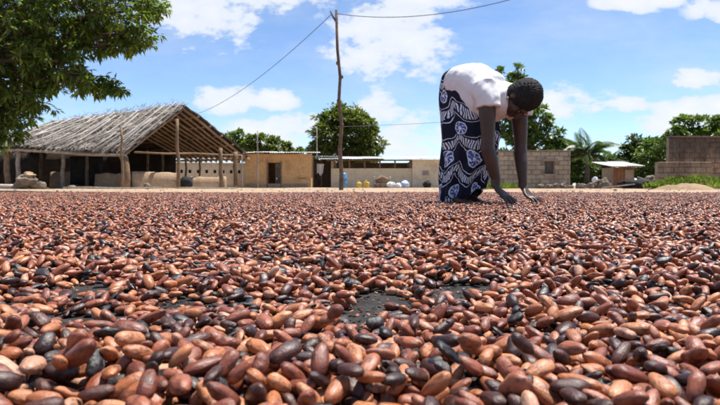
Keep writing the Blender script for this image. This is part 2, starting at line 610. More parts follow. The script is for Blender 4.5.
def drop_beans(xs, ys, H, ID, x0, y0, res, periodic=False, seed=1):
    """let beans settle one after another on a height map; returns their transforms"""
    g = np.random.default_rng(seed)
    ny, nx = H.shape
    kk = max(2, int(0.005 / res))
    out = []
    for i in range(len(xs)):
        cls = int(g.choice(5, p=CLASS_P))
        size = g.normal(1.0, 0.14)
        a = 9.5 * size * g.uniform(0.80, 1.18)
        b = 4.75 * size * g.uniform(0.85, 1.15)
        c = 3.9 * size * g.uniform(0.80, 1.15)
        if cls == 4:
            a *= 0.95; c *= 0.72
        a, b, c = a / 1000, b / 1000, c / 1000
        yaw = g.uniform(0, 2 * math.pi)
        px, py = xs[i], ys[i]

        def hat(x, y):
            ii = int((x - x0) / res); jj = int((y - y0) / res)
            if periodic:
                ii %= nx; jj %= ny
            else:
                ii = min(max(ii, 0), nx - 1); jj = min(max(jj, 0), ny - 1)
            return H[jj, ii]
        def low(x, y):
            ii = int((x - x0) / res); jj = int((y - y0) / res)
            if periodic:
                ii = min(max(ii % nx, kk), nx - kk - 1); jj = min(max(jj % ny, kk), ny - kk - 1)
            else:
                ii = min(max(ii, kk), nx - kk - 1); jj = min(max(jj, kk), ny - kk - 1)
            w = H[jj - kk:jj + kk + 1:2, ii - kk:ii + kk + 1:2]
            return float(w.mean() + 0.35 * w.max())
        best = low(px, py)
        for rd in (0.008, 0.006):          # roll down to a lower place near by
            q0 = g.uniform(0, 6.28)
            for q in range(5):
                tx_, ty_ = px + rd * math.cos(q0 + q * 1.2566), py + rd * math.sin(q0 + q * 1.2566)
                hh = low(tx_, ty_)
                if hh < best - 0.0004 and not bare(tx_, ty_, periodic):
                    best = hh; px, py = tx_, ty_
        cx, sx = math.cos(yaw) * a * 0.65, math.sin(yaw) * a * 0.65
        h1, h2 = hat(px - cx, py - sx), hat(px + cx, py + sx)
        pitch = -math.atan2(h2 - h1, 1.3 * a) * 0.9 + g.normal(0, 0.16)
        pitch = max(-0.75, min(0.75, pitch))
        roll = g.normal(0, 0.45)
        E = Euler((roll, pitch, yaw))
        Rm = np.array(E.to_matrix())
        A = Rm @ np.diag([1 / a**2, 1 / b**2, 1 / c**2]) @ Rm.T
        ext = a * 1.02
        i0 = int(math.floor((px - ext - x0) / res)); i1 = int(math.ceil((px + ext - x0) / res))
        j0 = int(math.floor((py - ext - y0) / res)); j1 = int(math.ceil((py + ext - y0) / res))
        if not periodic:
            i0 = max(i0, 0); j0 = max(j0, 0); i1 = min(i1, nx - 1); j1 = min(j1, ny - 1)
            if i1 <= i0 or j1 <= j0:
                continue
        II = np.arange(i0, i1 + 1); JJ = np.arange(j0, j1 + 1)
        dx = (x0 + (II + 0.5) * res - px)[None, :]
        dy = (y0 + (JJ + 0.5) * res - py)[:, None]
        bb = A[0, 2] * dx + A[1, 2] * dy
        cc = A[0, 0] * dx * dx + 2 * A[0, 1] * dx * dy + A[1, 1] * dy * dy - 1
        disc = bb * bb - A[2, 2] * cc
        ok = disc > 0
        sq = np.sqrt(np.maximum(disc, 0))
        low = (-bb - sq) / A[2, 2]
        top = (-bb + sq) / A[2, 2]
        if periodic:
            IX = np.ix_(JJ % ny, II % nx)
            sub = H[IX]
        else:
            IX = (slice(j0, j1 + 1), slice(i0, i1 + 1))
            sub = H[IX]
        z = (np.where(ok, sub - low, -9)).max() - 0.0007
        nt = z + top
        up = ok & (nt > sub)
        H[IX] = np.where(up, nt, sub)
        idb = ID[IX]
        ID[IX] = np.where(up, i, idb)
        out.append((i, px, py, z, roll, pitch, yaw, a, b, c, cls, int(g.integers(NSH)), int(ok.sum())))
    return out


# near beans, one by one
NX0, NX1, NY0, NY1 = -2.0, 2.0, 0.16, 2.15
RES = 0.0014


def in_near(x, y):
    return NY0 < y < NY1 and abs(x) < 0.22 + 0.78 * y


BARE = [(0.028, 0.64, 0.046, 0.10), (-0.262, 0.545, 0.052, 0.075), (0.14, 0.72, 0.055, 0.06), (-0.16, 1.04, 0.045, 0.09), (0.10, 0.66, 0.03, 0.04),
        (0.0, 0.575, 0.036, 0.04), (-0.05, 0.84, 0.055, 0.065), (-0.37, 0.71, 0.055, 0.065), (0.30, 0.95, 0.05, 0.06), (0.62, 1.35, 0.09, 0.09), (-0.5, 1.3, 0.08, 0.08), (-0.20, 0.63, 0.03, 0.04)]


def thickness(x, y):
    t = 1.55 + 1.3 * mnoise.noise(Vector((x * 5.0, y * 5.0, 1.5))) + 0.7 * mnoise.noise(Vector((x * 13, y * 13, 7)))
    t = max(t, 0.9 if y < 1.4 else 1.2)
    t += 0.45 * math.exp(-((y - 0.32) / 0.12) ** 2)
    for (bx, by, rx, ry) in BARE:
        q = ((x - bx) / rx) ** 2 + ((y - by) / ry) ** 2
        if q < 4:
            t *= 1 - 0.96 * math.exp(-q ** 1.6 * 0.7)
    return t


PER_LAYER = 6600.0
TMAX = 3.6
ncand = int((NX1 - NX0) * (NY1 - NY0) * PER_LAYER * TMAX)
cx = rng.uniform(NX0, NX1, ncand)
cy = rng.uniform(NY0, NY1, ncand)
cr = rng.uniform(0, TMAX, ncand)
xs, ys = [], []
for x, y, r_ in zip(cx, cy, cr):
    if in_near(x, y) and r_ < thickness(x, y):
        xs.append(x); ys.append(y)
H = np.full((int((NY1 - NY0) / RES), int((NX1 - NX0) / RES)), 0.003)
ID = np.full(H.shape, -1, dtype=np.int32)
near = drop_beans(xs, ys, H, ID, NX0, NY0, RES, seed=11)
seen_cells = np.bincount(ID[ID >= 0], minlength=len(xs))

cand = []
for b in near:
    i, x, y, z = b[:4]
    vis = seen_cells[i] / max(1, b[12])
    if vis < 0.42 or y < 0.27:
        continue
    py = 185 + (CAM_H - z) * FPX / y
    px = 360 + x * FPX / y
    if 2 < px < 718 and py < 402:
        cand.append((y, px, py, b))
cand.sort(key=lambda q: q[0])
single = cand[:300]
single_ids = {q[3][0] for q in single}
CL_WORD = ['orange-brown', 'reddish', 'dark purplish', 'pale pink', 'black shrivelled']
for y, px, py, b in single:
    i, x, y, z, roll, pitch, yaw, a, bb_, c, cls, sh, _ = b
    o = link('cocoa_bean', bean_hi[(sh, cls)], None, (x, y, z), (roll, pitch, yaw), (a / BA, bb_ / BB, c / BC))
    cols = [(80, 'far left edge'), (150, 'below the thatched shed'), (215, 'below the shed gable'), (275, 'below the ochre doorway'), (335, 'left of the pole line'), (395, 'below the blue barrel'),
            (455, 'below the end room'), (510, 'below the person'), (570, 'below the block house'), (635, 'below the kiosk'), (721, 'far right edge')]
    side = next(w for lim, w in cols if px < lim)
    place = 'very lowest row' if py > 380 else ('second row up' if py > 355 else ('third row up' if py > 332 else 'by the bare plastic'))
    size_w = 'small ' if a < 0.0084 else ('large ' if a > 0.0098 else '')
    ya = math.degrees(yaw) % 180
    lie = 'lying crosswise' if ya < 28 or ya > 152 else ('pointing away' if 62 < ya < 118 else ('slanting right' if ya <= 62 else 'slanting left'))
    q = a / bb_
    form = 'slim' if q > 2.12 else ('plump' if q < 1.72 else 'oval')
    tag(o, '%s%s %s cocoa bean %s, %s, %s' % (size_w, form, CL_WORD[cls], lie, place, side), 'cocoa bean', 'cocoa beans spread close in front')


def points_object(name, recs, coll, label):
    me = bpy.data.meshes.new(name)
    me.from_pydata([r[0] for r in recs], [], [])
    n = len(recs)
    for nm, k in (('rot', 1), ('scl', 2)):
        at = me.attributes.new(nm, 'FLOAT_VECTOR', 'POINT')
        at.data.foreach_set('vector', np.array([r[k] for r in recs], dtype=np.float32).ravel())
    at = me.attributes.new('idx', 'INT', 'POINT')
    at.data.foreach_set('value', np.array([r[3] for r in recs], dtype=np.int32))
    o = link(name, me)
    ng = bpy.data.node_groups.new(name, 'GeometryNodeTree')
    ng.interface.new_socket('Geometry', in_out='INPUT', socket_type='NodeSocketGeometry')
    ng.interface.new_socket('Geometry', in_out='OUTPUT', socket_type='NodeSocketGeometry')
    N = ng.nodes
    gi, go = N.new('NodeGroupInput'), N.new('NodeGroupOutput')
    ci = N.new('GeometryNodeCollectionInfo')
    ci.inputs['Collection'].default_value = coll
    ci.inputs['Separate Children'].default_value = True
    ci.inputs['Reset Children'].default_value = True
    ip = N.new('GeometryNodeInstanceOnPoints')
    ip.inputs['Pick Instance'].default_value = True

    def named(nm, typ):
        q = N.new('GeometryNodeInputNamedAttribute')
        q.data_type = typ
        q.inputs['Name'].default_value = nm
        return [s for s in q.outputs if s.enabled and s.name == 'Attribute'][0]
    L = ng.links
    L.new(gi.outputs[0], ip.inputs['Points'])
    L.new(ci.outputs[0], ip.inputs['Instance'])
    L.new(named('idx', 'INT'), ip.inputs['Instance Index'])
    e2r = N.new('FunctionNodeEulerToRotation')
    L.new(named('rot', 'FLOAT_VECTOR'), e2r.inputs[0])
    L.new(e2r.outputs[0], ip.inputs['Rotation'])
    L.new(named('scl', 'FLOAT_VECTOR'), ip.inputs['Scale'])
    L.new(ip.outputs[0], go.inputs[0])
    md = o.modifiers.new('beans', 'NODES')
    md.node_group = ng
    tag(o, label, 'cocoa beans', kind='stuff')
    return o


recs = []
for b in near:
    i, x, y, z, roll, pitch, yaw, a, bb_, c, cls, sh, _ = b
    if i in single_ids:
        continue
    recs.append(((x, y, z), (roll, pitch, yaw), (a / BA, bb_ / BB, c / BC), sh * 5 + cls))
for k in range(5200):
    y = 0.25 + 1.5 * rng.uniform() ** 1.4
    x = rng.uniform(-1, 1) * (0.1 + 0.68 * y)
    if k < 900:
        bx, by, rx, ry = BARE[k % len(BARE)]
        x = bx + rng.normal() * rx * 0.7; y = by + rng.normal() * ry * 0.7
    jj, ii = int((y - NY0) / RES), int((x - NX0) / RES)
    if not (0 <= jj < H.shape[0] and 0 <= ii < H.shape[1]):
        continue
    if k >= 900 and H[jj, ii] > 0.009:
        continue
    f = rng.uniform(0.12, 0.36)
    recs.append(((x, y, H[jj, ii] + 0.0006), tuple(rng.uniform(-.5, .5, 2)) + (rng.uniform(0, 6.28),), (f, f * rng.uniform(.6, 1.6), f * rng.uniform(.2, .6)), int(rng.integers(NSH)) * 5 + int(rng.choice([1, 2, 4, 4, 0]))))
points_object('cocoa_beans', recs, src_col, 'brown cocoa beans drying in a loose layer close in front')

# farther beans: settled patches of a few hundred beans each
TILE = 0.24
tile_col = bpy.data.collections.new('bean_tiles')
low_shapes = [bean_shape(s, 8, 7, False) for s in range(NSH)]
NT_ = 7
for tno in range(NT_):
    nb = int(TILE * TILE * PER_LAYER * 1.9)
    g = np.random.default_rng(100 + tno)
    Ht = np.zeros((120, 120)); It = np.full((120, 120), -1, dtype=np.int32)
    tx = g.uniform(-TILE / 2, TILE / 2, nb); ty = g.uniform(-TILE / 2, TILE / 2, nb)
    if True:
        for (hx, hy) in [(g.uniform(-.1, .1), g.uniform(-.1, .1)) for _ in range(2)]:
            keep = ((tx - hx) / 0.05) ** 2 + ((ty - hy) / 0.035) ** 2 > g.uniform(0, 1.4, len(tx))
            tx, ty = tx[keep], ty[keep]
    dr = drop_beans(tx, ty, Ht, It, -TILE / 2, -TILE / 2, TILE / 120, True, 200 + tno)
    seen = np.bincount(It[It >= 0], minlength=len(tx))
    V, F, MI = [], [], []
    for b in dr:
        i, x, y, z, roll, pitch, yaw, a, bb_, c, cls, sh, _ = b
        if seen[i] < 3:
            continue
        mtx = np.array(Euler((roll, pitch, yaw)).to_matrix())
        vs = (np.array(low_shapes[sh][0]) * (a, bb_, c)) @ mtx.T + (x, y, z + 0.003)
        k = len(V)
        V += vs.tolist()
        F += [tuple(q + k for q in f) for f in low_shapes[sh][1]]
        MI += [cls] * len(low_shapes[sh][1])
    me = mesh_data('bean_tile', V, F, None, True, BM, MI)
    o = bpy.data.objects.new('bean_tile_%02d' % tno, me)
    tile_col.objects.link(o)
recs = []
STEP = TILE * 0.97
for yy in np.arange(-1.45, MAT_Y1 - 0.1, STEP):
    for xx in np.arange(-9.0, 9.0, STEP):
        x = xx + random.uniform(-.02, .02); y = yy + random.uniform(-.02, .02)
        if in_near(x, y) and in_near(x - TILE * .42, y) and in_near(x + TILE * .42, y) and in_near(x, y - TILE * .42) and in_near(x, y + TILE * .42):
            continue
        if abs(x) < 0.2 and abs(y) < 0.2:
            z = -0.012
        else:
            z = 0.010 * mnoise.noise(Vector((x * 1.6, y * 1.6, 4))) - 0.003
        recs.append(((x, y, z), (0, 0, random.uniform(0, 6.28)), (1, 1, 1), random.randrange(NT_)))
points_object('cocoa_bean_spread', recs, tile_col, 'wide spread of brown cocoa beans reaching back to the yard')


# ------------------------------------------------------------------ foliage helpers
def leaves_mesh(name, pos, axis, nrm, length, width, mat, fold=0.25):
    """many kite-shaped leaves in one mesh (arrays)"""
    axis = axis / np.linalg.norm(axis, axis=1)[:, None]
    side = np.cross(axis, nrm)
    side /= np.maximum(np.linalg.norm(side, axis=1)[:, None], 1e-6)
    up = np.cross(side, axis)
    L = length[:, None]; Wd = width[:, None]
    p0 = pos
    p1 = pos + axis * L * 0.45 + side * Wd * 0.5 + up * Wd * fold
    p2 = pos + axis * L - up * L * 0.10
    p3 = pos + axis * L * 0.45 - side * Wd * 0.5 + up * Wd * fold
    n = len(pos)
    V = np.stack([p0, p1, p2, p3], 1).reshape(-1, 3)
    me = bpy.data.meshes.new(name)
    me.vertices.add(n * 4)
    me.vertices.foreach_set('co', V.astype(np.float32).ravel())
    me.loops.add(n * 4)
    me.loops.foreach_set('vertex_index', np.arange(n * 4, dtype=np.int32))
    me.polygons.add(n)
    me.polygons.foreach_set('loop_start', np.arange(0, n * 4, 4, dtype=np.int32))
    me.polygons.foreach_set('loop_total', np.full(n, 4, dtype=np.int32))
    me.update(calc_edges=True)
    me.materials.append(mat)
    return me


def rand_dirs(g, n):
    d = g.normal(size=(n, 3))
    return d / np.linalg.norm(d, axis=1)[:, None]


def tree(name, label, base, lobes, mat, n_leaf, leaf, clump=0.22, trunk_r=0.25, group=None, seed=3, droop=0.35, fork=0.45):
    """lobes: list of (centre, (rx, ry, rz)) in world space; many leafy clumps over a tapered trunk and limbs"""
    g = np.random.default_rng(seed)
    base = Vector(base)
    root = thing(name, label, 'tree', base, 0, group)
    vol = np.array([l[1][0] * l[1][1] * l[1][2] for l in lobes]) ** 0.67
    vol = vol / vol.sum()
    pos, out = [], []
    tips = []
    for (c, r), w in zip(lobes, vol):
        n = max(30, int(n_leaf * w))
        nc = max(6, n // 55)
        d = rand_dirs(g, nc)
        rad = g.uniform(0.45, 1.0, nc) ** 0.6
        cc = np.array(c) + d * rad[:, None] * np.array(r)
        for k in range(nc):
            cr_ = clump * min(r) * g.uniform(0.6, 1.35)
            m = max(4, int(n / nc * g.uniform(0.6, 1.4)))
            dd = rand_dirs(g, m)
            dd[:, 2] = np.where(dd[:, 2] < -0.3, -dd[:, 2] * 0.6, dd[:, 2])
            pp = cc[k] + dd * cr_ * np.array([1.2, 1.2, 0.8]) * g.uniform(0.5, 1.0, (m, 1))
            pos.append(pp); out.append(dd * 0.8 + d[k] * 0.5)
        tips.append((Vector(c), min(r), cc[:: max(1, nc // 5)]))
    pos = np.concatenate(pos); out = np.concatenate(out)
    n = len(pos)
    ax = out + g.normal(0, 0.45, (n, 3)); ax[:, 2] -= droop
    nr = out * 0.7 + np.array([0, 0, 0.8]) + g.normal(0, 0.35, (n, 3))
    ln = leaf * g.uniform(0.65, 1.3, n)
    me = leaves_mesh('crown', pos - np.array(base), ax, nr, ln, ln * g.uniform(0.36, 0.55, n), mat)
    link('crown', me, root)
    tb = MB()
    cen = sum((Vector(l[0]) for l in lobes), Vector()) / len(lobes)
    fz = (cen.z - base.z) * fork
    fk = Vector(((cen.x - base.x) * 0.25, (cen.y - base.y) * 0.25, fz))
    tb.tube([(0, 0, -0.1), fk * 0.35 + Vector((0.05, 0, 0)), fk * 0.7, fk], [trunk_r * 1.3, trunk_r, trunk_r * 0.85, trunk_r * 0.7], 9)
    for c, rr, cs in tips:
        cl = c - base
        mid = fk.lerp(cl, 0.5) + Vector((0, 0, 0.1 * rr))
        tb.tube([fk * 0.96, mid, cl], [trunk_r * 0.5, trunk_r * 0.33, trunk_r * 0.18], 6)
        for q in cs:
            tb.tube([mid.lerp(cl, 0.6), mid.lerp(Vector(q) - base, 0.7), Vector(q) - base], [trunk_r * 0.17, trunk_r * 0.1, trunk_r * 0.04], 5)
    tb.build('trunk', M['bark'], root, True)
    return root


# ------------------------------------------------------------------ the big mango tree overhanging on the left
def near_tree():
    g = np.random.default_rng(21)
    base = G(-130, 13.0)
    root = thing('mango_tree', 'large leafy mango tree whose branches overhang the thatched shed', 'tree', base)
    # lobes by bearing, elevation, distance and size in metres
    L = []
    def lobe(px, py, d, rx, rz, ry=None):
        L.append((P(px, py, d), (rx, ry or rx, rz)))
    lobe(10, 10, 13, 1.9, 1.5); lobe(70, 8, 13.4, 1.3, 1.1); lobe(118, 12, 12.6, 0.85, 0.62); lobe(142, 34, 12.7, 0.42, 0.30)
    lobe(20, 62, 13.2, 1.25, 0.85); lobe(60, 62, 12.5, 0.75, 0.55); lobe(88, 84, 12.6, 0.50, 0.22); lobe(115, 88, 12.7, 0.33, 0.14)
    lobe(-5, 100, 13.2, 0.85, 0.55); lobe(30, 95, 12.8, 0.6, 0.4); lobe(5, 128, 13.4, 0.5, 0.35); lobe(18, 116, 13.2, 0.5, 0.36); lobe(-12, 140, 13.6, 0.45, 0.3); lobe(48, 78, 12.9, 0.5, 0.4); lobe(130, 45, 12.8, 0.35, 0.2); lobe(-60, 60, 13, 2.0, 1.6)
    lobe(-60, -40, 13, 2.4, 1.8); lobe(30, -60, 13.5, 2.2, 1.4); lobe(100, -45, 13.0, 1.4, 1.0); lobe(-150, -20, 13.5, 2.4, 2.0); lobe(-100, -110, 13.5, 2.6, 1.7)
    lobe(-200, 40, 13, 1.8, 1.4); lobe(20, -120, 14, 2.0, 1.2); lobe(45, 30, 12.4, 0.9, 0.7); lobe(95, 40, 12.9, 0.55, 0.4); lobe(150, 8, 13.0, 0.40, 0.25)
    tw_pos, tw_dir = [], []
    limb_ends = []
    for (c, r) in L:
        n = int(34 * (r[0] * r[1] * r[2]) ** 0.55 * 3.0) + 10
        d = rand_dirs(g, n)
        rad = g.uniform(0.25, 1.0, n) ** 0.5 * np.where(g.uniform(size=n) > 0.9, 1.25, 1.0)
        p = np.array(c) + d * rad[:, None] * np.array(r)
        tw_pos.append(p); tw_dir.append(d * np.array([1, 1, 0.6]))
        limb_ends.append((Vector(c), p[::6]))
    tp = np.concatenate(tw_pos); td = np.concatenate(tw_dir)
    k = 15
    n = len(tp)
    P0 = np.repeat(tp, k, 0); D0 = np.repeat(td, k, 0)
    ring = rand_dirs(g, n * k)
    ax = D0 * 0.5 + ring * 0.9
    ax[:, 2] -= 0.55
    P0 = P0 + ring * 0.03 + D0 * g.uniform(-0.12, 0.10, (n * k, 1))
    nr = np.tile(np.array([[0.0, 0.0, 1.0]]), (n * k, 1)) + g.normal(0, 0.4, (n * k, 3))
    ln = 0.18 * g.uniform(0.55, 1.3, n * k)
    me = leaves_mesh('crown', P0 - np.array(base), ax, nr, ln, ln * g.uniform(0.27, 0.36, n * k), M['leaf_near'], 0.2)
    link('crown', me, root)
    tb = MB()
    fork = Vector((0.5, 0.0, 2.3))
    tb.tube([(0, 0, -0.1), (0.05, 0.05, 0.8), (0.25, 0, 1.6), fork], [0.42, 0.33, 0.29, 0.26], 12)
    for c, ps in limb_ends:
        cl = c - base
        mid = fork.lerp(cl, 0.5) + Vector((0, 0, 0.35))
        tb.tube([fork * 0.97, mid, cl], [0.14, 0.085, 0.03], 7)
        for q in ps:
            q = Vector(q) - base
            tb.tube([mid.lerp(cl, 0.75), mid.lerp(q, 0.75) + Vector((0, 0, 0.05)), q], [0.022, 0.014, 0.006], 5)
    tb.build('trunk', M['bark'], root, True)


near_tree()

# ------------------------------------------------------------------ background trees
def lob(px, py, d, rpx, rpy, depth=1.0):
    s = d / FPX
    return (P(px, py, d), (rpx * s, rpx * s * depth, rpy * s))


tree('round_tree', 'dense rounded mango tree behind the low cream building', G(346, 58), [
    lob(345, 134, 58, 32, 27), lob(325, 140, 57, 16, 20), lob(368, 144, 57, 17, 18), lob(345, 122, 58, 20, 15), lob(360, 126, 56, 14, 14), lob(330, 124, 57, 12, 11), lob(346, 158, 58, 32, 12)],
    M['leaf_round'], 15000, 0.42, 0.26, 0.4, seed=5)
tree('leafy_tree', 'low leafy tree peeking over the ochre house roof', G(262, 62), [
    lob(262, 145, 62, 17, 10), lob(252, 142, 61, 9, 7), lob(275, 147, 62, 12, 7), lob(264, 156, 62, 22, 9)], M['leaf_round'], 4500, 0.42, 0.3, 0.3, 'trees behind the buildings', seed=6)
tree('leafy_tree', 'small tree crown showing between the thatched shed gable and ochre house', G(238, 66), [
    lob(237, 140, 66, 9, 9), lob(232, 148, 66, 12, 10), lob(243, 150, 66, 9, 10)], M['leaf_mid'], 2600, 0.42, 0.3, 0.3, 'trees behind the buildings', seed=8)
tree('leafy_tree', 'tiny treetop beside the clay-coloured house roof edge, left of round tree', G(290, 68), [
    lob(288, 149, 68, 7, 5), lob(296, 153, 68, 8, 5)], M['leaf_round'], 1100, 0.42, 0.35, 0.25, 'trees behind the buildings', seed=9)
tree('tall_tree', 'tall bright green tree rising directly behind the bending person', G(530, 40), [
    lob(512, 84, 40, 10, 14), lob(520, 74, 40, 7, 8), lob(534, 122, 40, 17, 14), lob(520, 135, 40, 20, 14), lob(545, 138, 40, 17, 11), lob(505, 118, 40, 14, 16), lob(556, 146, 40, 12, 9),
    lob(525, 105, 40, 10, 12), lob(530, 155, 40, 34, 14), lob(500, 76, 41, 6, 7), lob(540, 117, 39, 9, 8)],
    M['leaf_mid'], 9000, 0.30, 0.34, 0.25, seed=12)
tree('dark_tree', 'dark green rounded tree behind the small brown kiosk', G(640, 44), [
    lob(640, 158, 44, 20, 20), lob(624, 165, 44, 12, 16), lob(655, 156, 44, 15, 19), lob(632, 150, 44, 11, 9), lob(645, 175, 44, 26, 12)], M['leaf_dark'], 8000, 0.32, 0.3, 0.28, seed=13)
tree('leafy_tree', 'light green leafy tree spreading above the dark weathered block wall', G(700, 36), [
    lob(688, 127, 36, 13, 11), lob(705, 126, 36, 15, 10), lob(725, 126, 36, 14, 10), lob(676, 135, 36, 12, 9), lob(668, 146, 36, 9, 11), lob(745, 124, 36, 14, 12), lob(700, 140, 36, 28, 9)],
    M['leaf_mid'], 5200, 0.30, 0.36, 0.16, 'trees behind the buildings', seed=14)
tree('bushy_tree', 'bushy tree behind the roofless block house, next to the palm', G(569, 42), [
    lob(572, 158, 42, 12, 16), lob(562, 152, 42, 10, 10), lob(580, 172, 42, 14, 14)], M['leaf_mid'], 3200, 0.30, 0.32, 0.2, seed=15)
tree('dark_tree', 'shady dark shrub-like tree between palm and brown kiosk', G(604, 52), [
    lob(604, 172, 52, 12, 12), lob(612, 166, 52, 9, 9), lob(596, 178, 52, 14, 9)], M['leaf_dark'], 3000, 0.34, 0.32, 0.2, seed=16)
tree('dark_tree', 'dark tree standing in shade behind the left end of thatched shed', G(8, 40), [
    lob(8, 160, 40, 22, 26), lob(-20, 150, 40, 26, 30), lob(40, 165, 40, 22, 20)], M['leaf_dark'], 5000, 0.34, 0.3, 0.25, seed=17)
tree('dark_tree', 'distant dark tree far off at the edge behind the weathered wall', G(760, 55), [
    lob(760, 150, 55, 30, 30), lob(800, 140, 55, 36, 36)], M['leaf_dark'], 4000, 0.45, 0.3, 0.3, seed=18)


tree('bushy_tree', 'leafy green tree filling the gap between kiosk and weathered wall', G(658, 40), [
    lob(656, 150, 40, 13, 14), lob(664, 160, 40, 14, 16), lob(648, 166, 40, 14, 14), lob(660, 178, 40, 22, 10)], M['leaf_mid'], 4200, 0.28, 0.32, 0.2, seed=41)
tree('bushy_tree', 'low bushy tree filling the gap between the palm and kiosk', G(600, 48), [
    lob(598, 165, 48, 12, 12), lob(612, 170, 48, 12, 11), lob(586, 172, 48, 14, 12), lob(624, 172, 48, 12, 12)], M['leaf_dark'], 4200, 0.32, 0.32, 0.2, seed=42)


def palm(name, label, px, d, height, n_fr, flen, seed):
    g = np.random.default_rng(seed)
    b = G(px, d)
    root = thing(name, label, 'palm tree', b)
    MB().tube([(0, 0, -.1), (0.08, 0, height * .5), (0.02, 0, height)], [0.2, 0.15, 0.14], 9).build('trunk', M['bark'], root, True)
    for k in range(n_fr):
        an = 2 * math.pi * k / n_fr + g.uniform(-.3, .3)
        el = g.uniform(0.2, 1.25)
        dirv_ = Vector((math.cos(an) * math.cos(el), math.sin(an) * math.cos(el), math.sin(el)))
        pts = []
        p = Vector((0.02, 0, height)); v_ = dirv_.copy()
        seg = 9
        for s in range(seg + 1):
            pts.append(p.copy())
            p += v_ * (flen / seg)
            v_ = (v_ + Vector((0, 0, -0.17))).normalized()
        pos, ax, nr, ln = [], [], [], []
        for s in range(46):
            t = 0.12 + 0.88 * s / 46
            f = t * seg
            i = min(int(f), seg - 1)
            q = pts[i].lerp(pts[i + 1], f - i)
            tan = (pts[i + 1] - pts[i]).normalized()
            sd = tan.cross(Vector((0, 0, 1))).normalized()
            for sg in (-1, 1):
                pos.append(q); ax.append(tan * 0.6 + sd * sg * 0.8 + Vector((0, 0, -0.45)))
                nr.append(Vector((0, 0, 1))); ln.append(flen * 0.25 * math.sin(math.pi * min(1, 0.25 + t * 0.7)))
        me = leaves_mesh('frond', np.array(pos), np.array(ax), np.array(nr), np.array(ln), np.array(ln) * 0.12, M['leaf_palm'], 0.1)
        fr = link('frond', me, root)
        MB().tube(pts, [0.03 * (1 - 0.85 * s / seg) for s in range(seg + 1)], 5).build('frond_stem', M['bark'], fr)


palm('palm_tree', 'palm with drooping fronds right of the roofless block house', 586, 38, 2.1, 19, 2.5, 31)
palm('palm_tree', 'smaller feathery palm just left of the brown kiosk', 604, 42, 1.5, 14, 1.9, 32)


# ------------------------------------------------------------------ thatched shed
def pole_data(p, q, r, r2=None, wob=0.02, n=5):
    p, q = Vector(p), Vector(q)
    pts = []
    for i in range(n):
        t = i / (n - 1)
        w = Vector((random.uniform(-wob, wob), random.uniform(-wob, wob), random.uniform(-wob, wob))) if 0 < i < n - 1 else Vector()
        pts.append(p.lerp(q, t) + w)
    r2 = r2 or r * 0.8
    return MB().tube(pts, [r + (r2 - r) * i / (n - 1) for i in range(n)], 7)


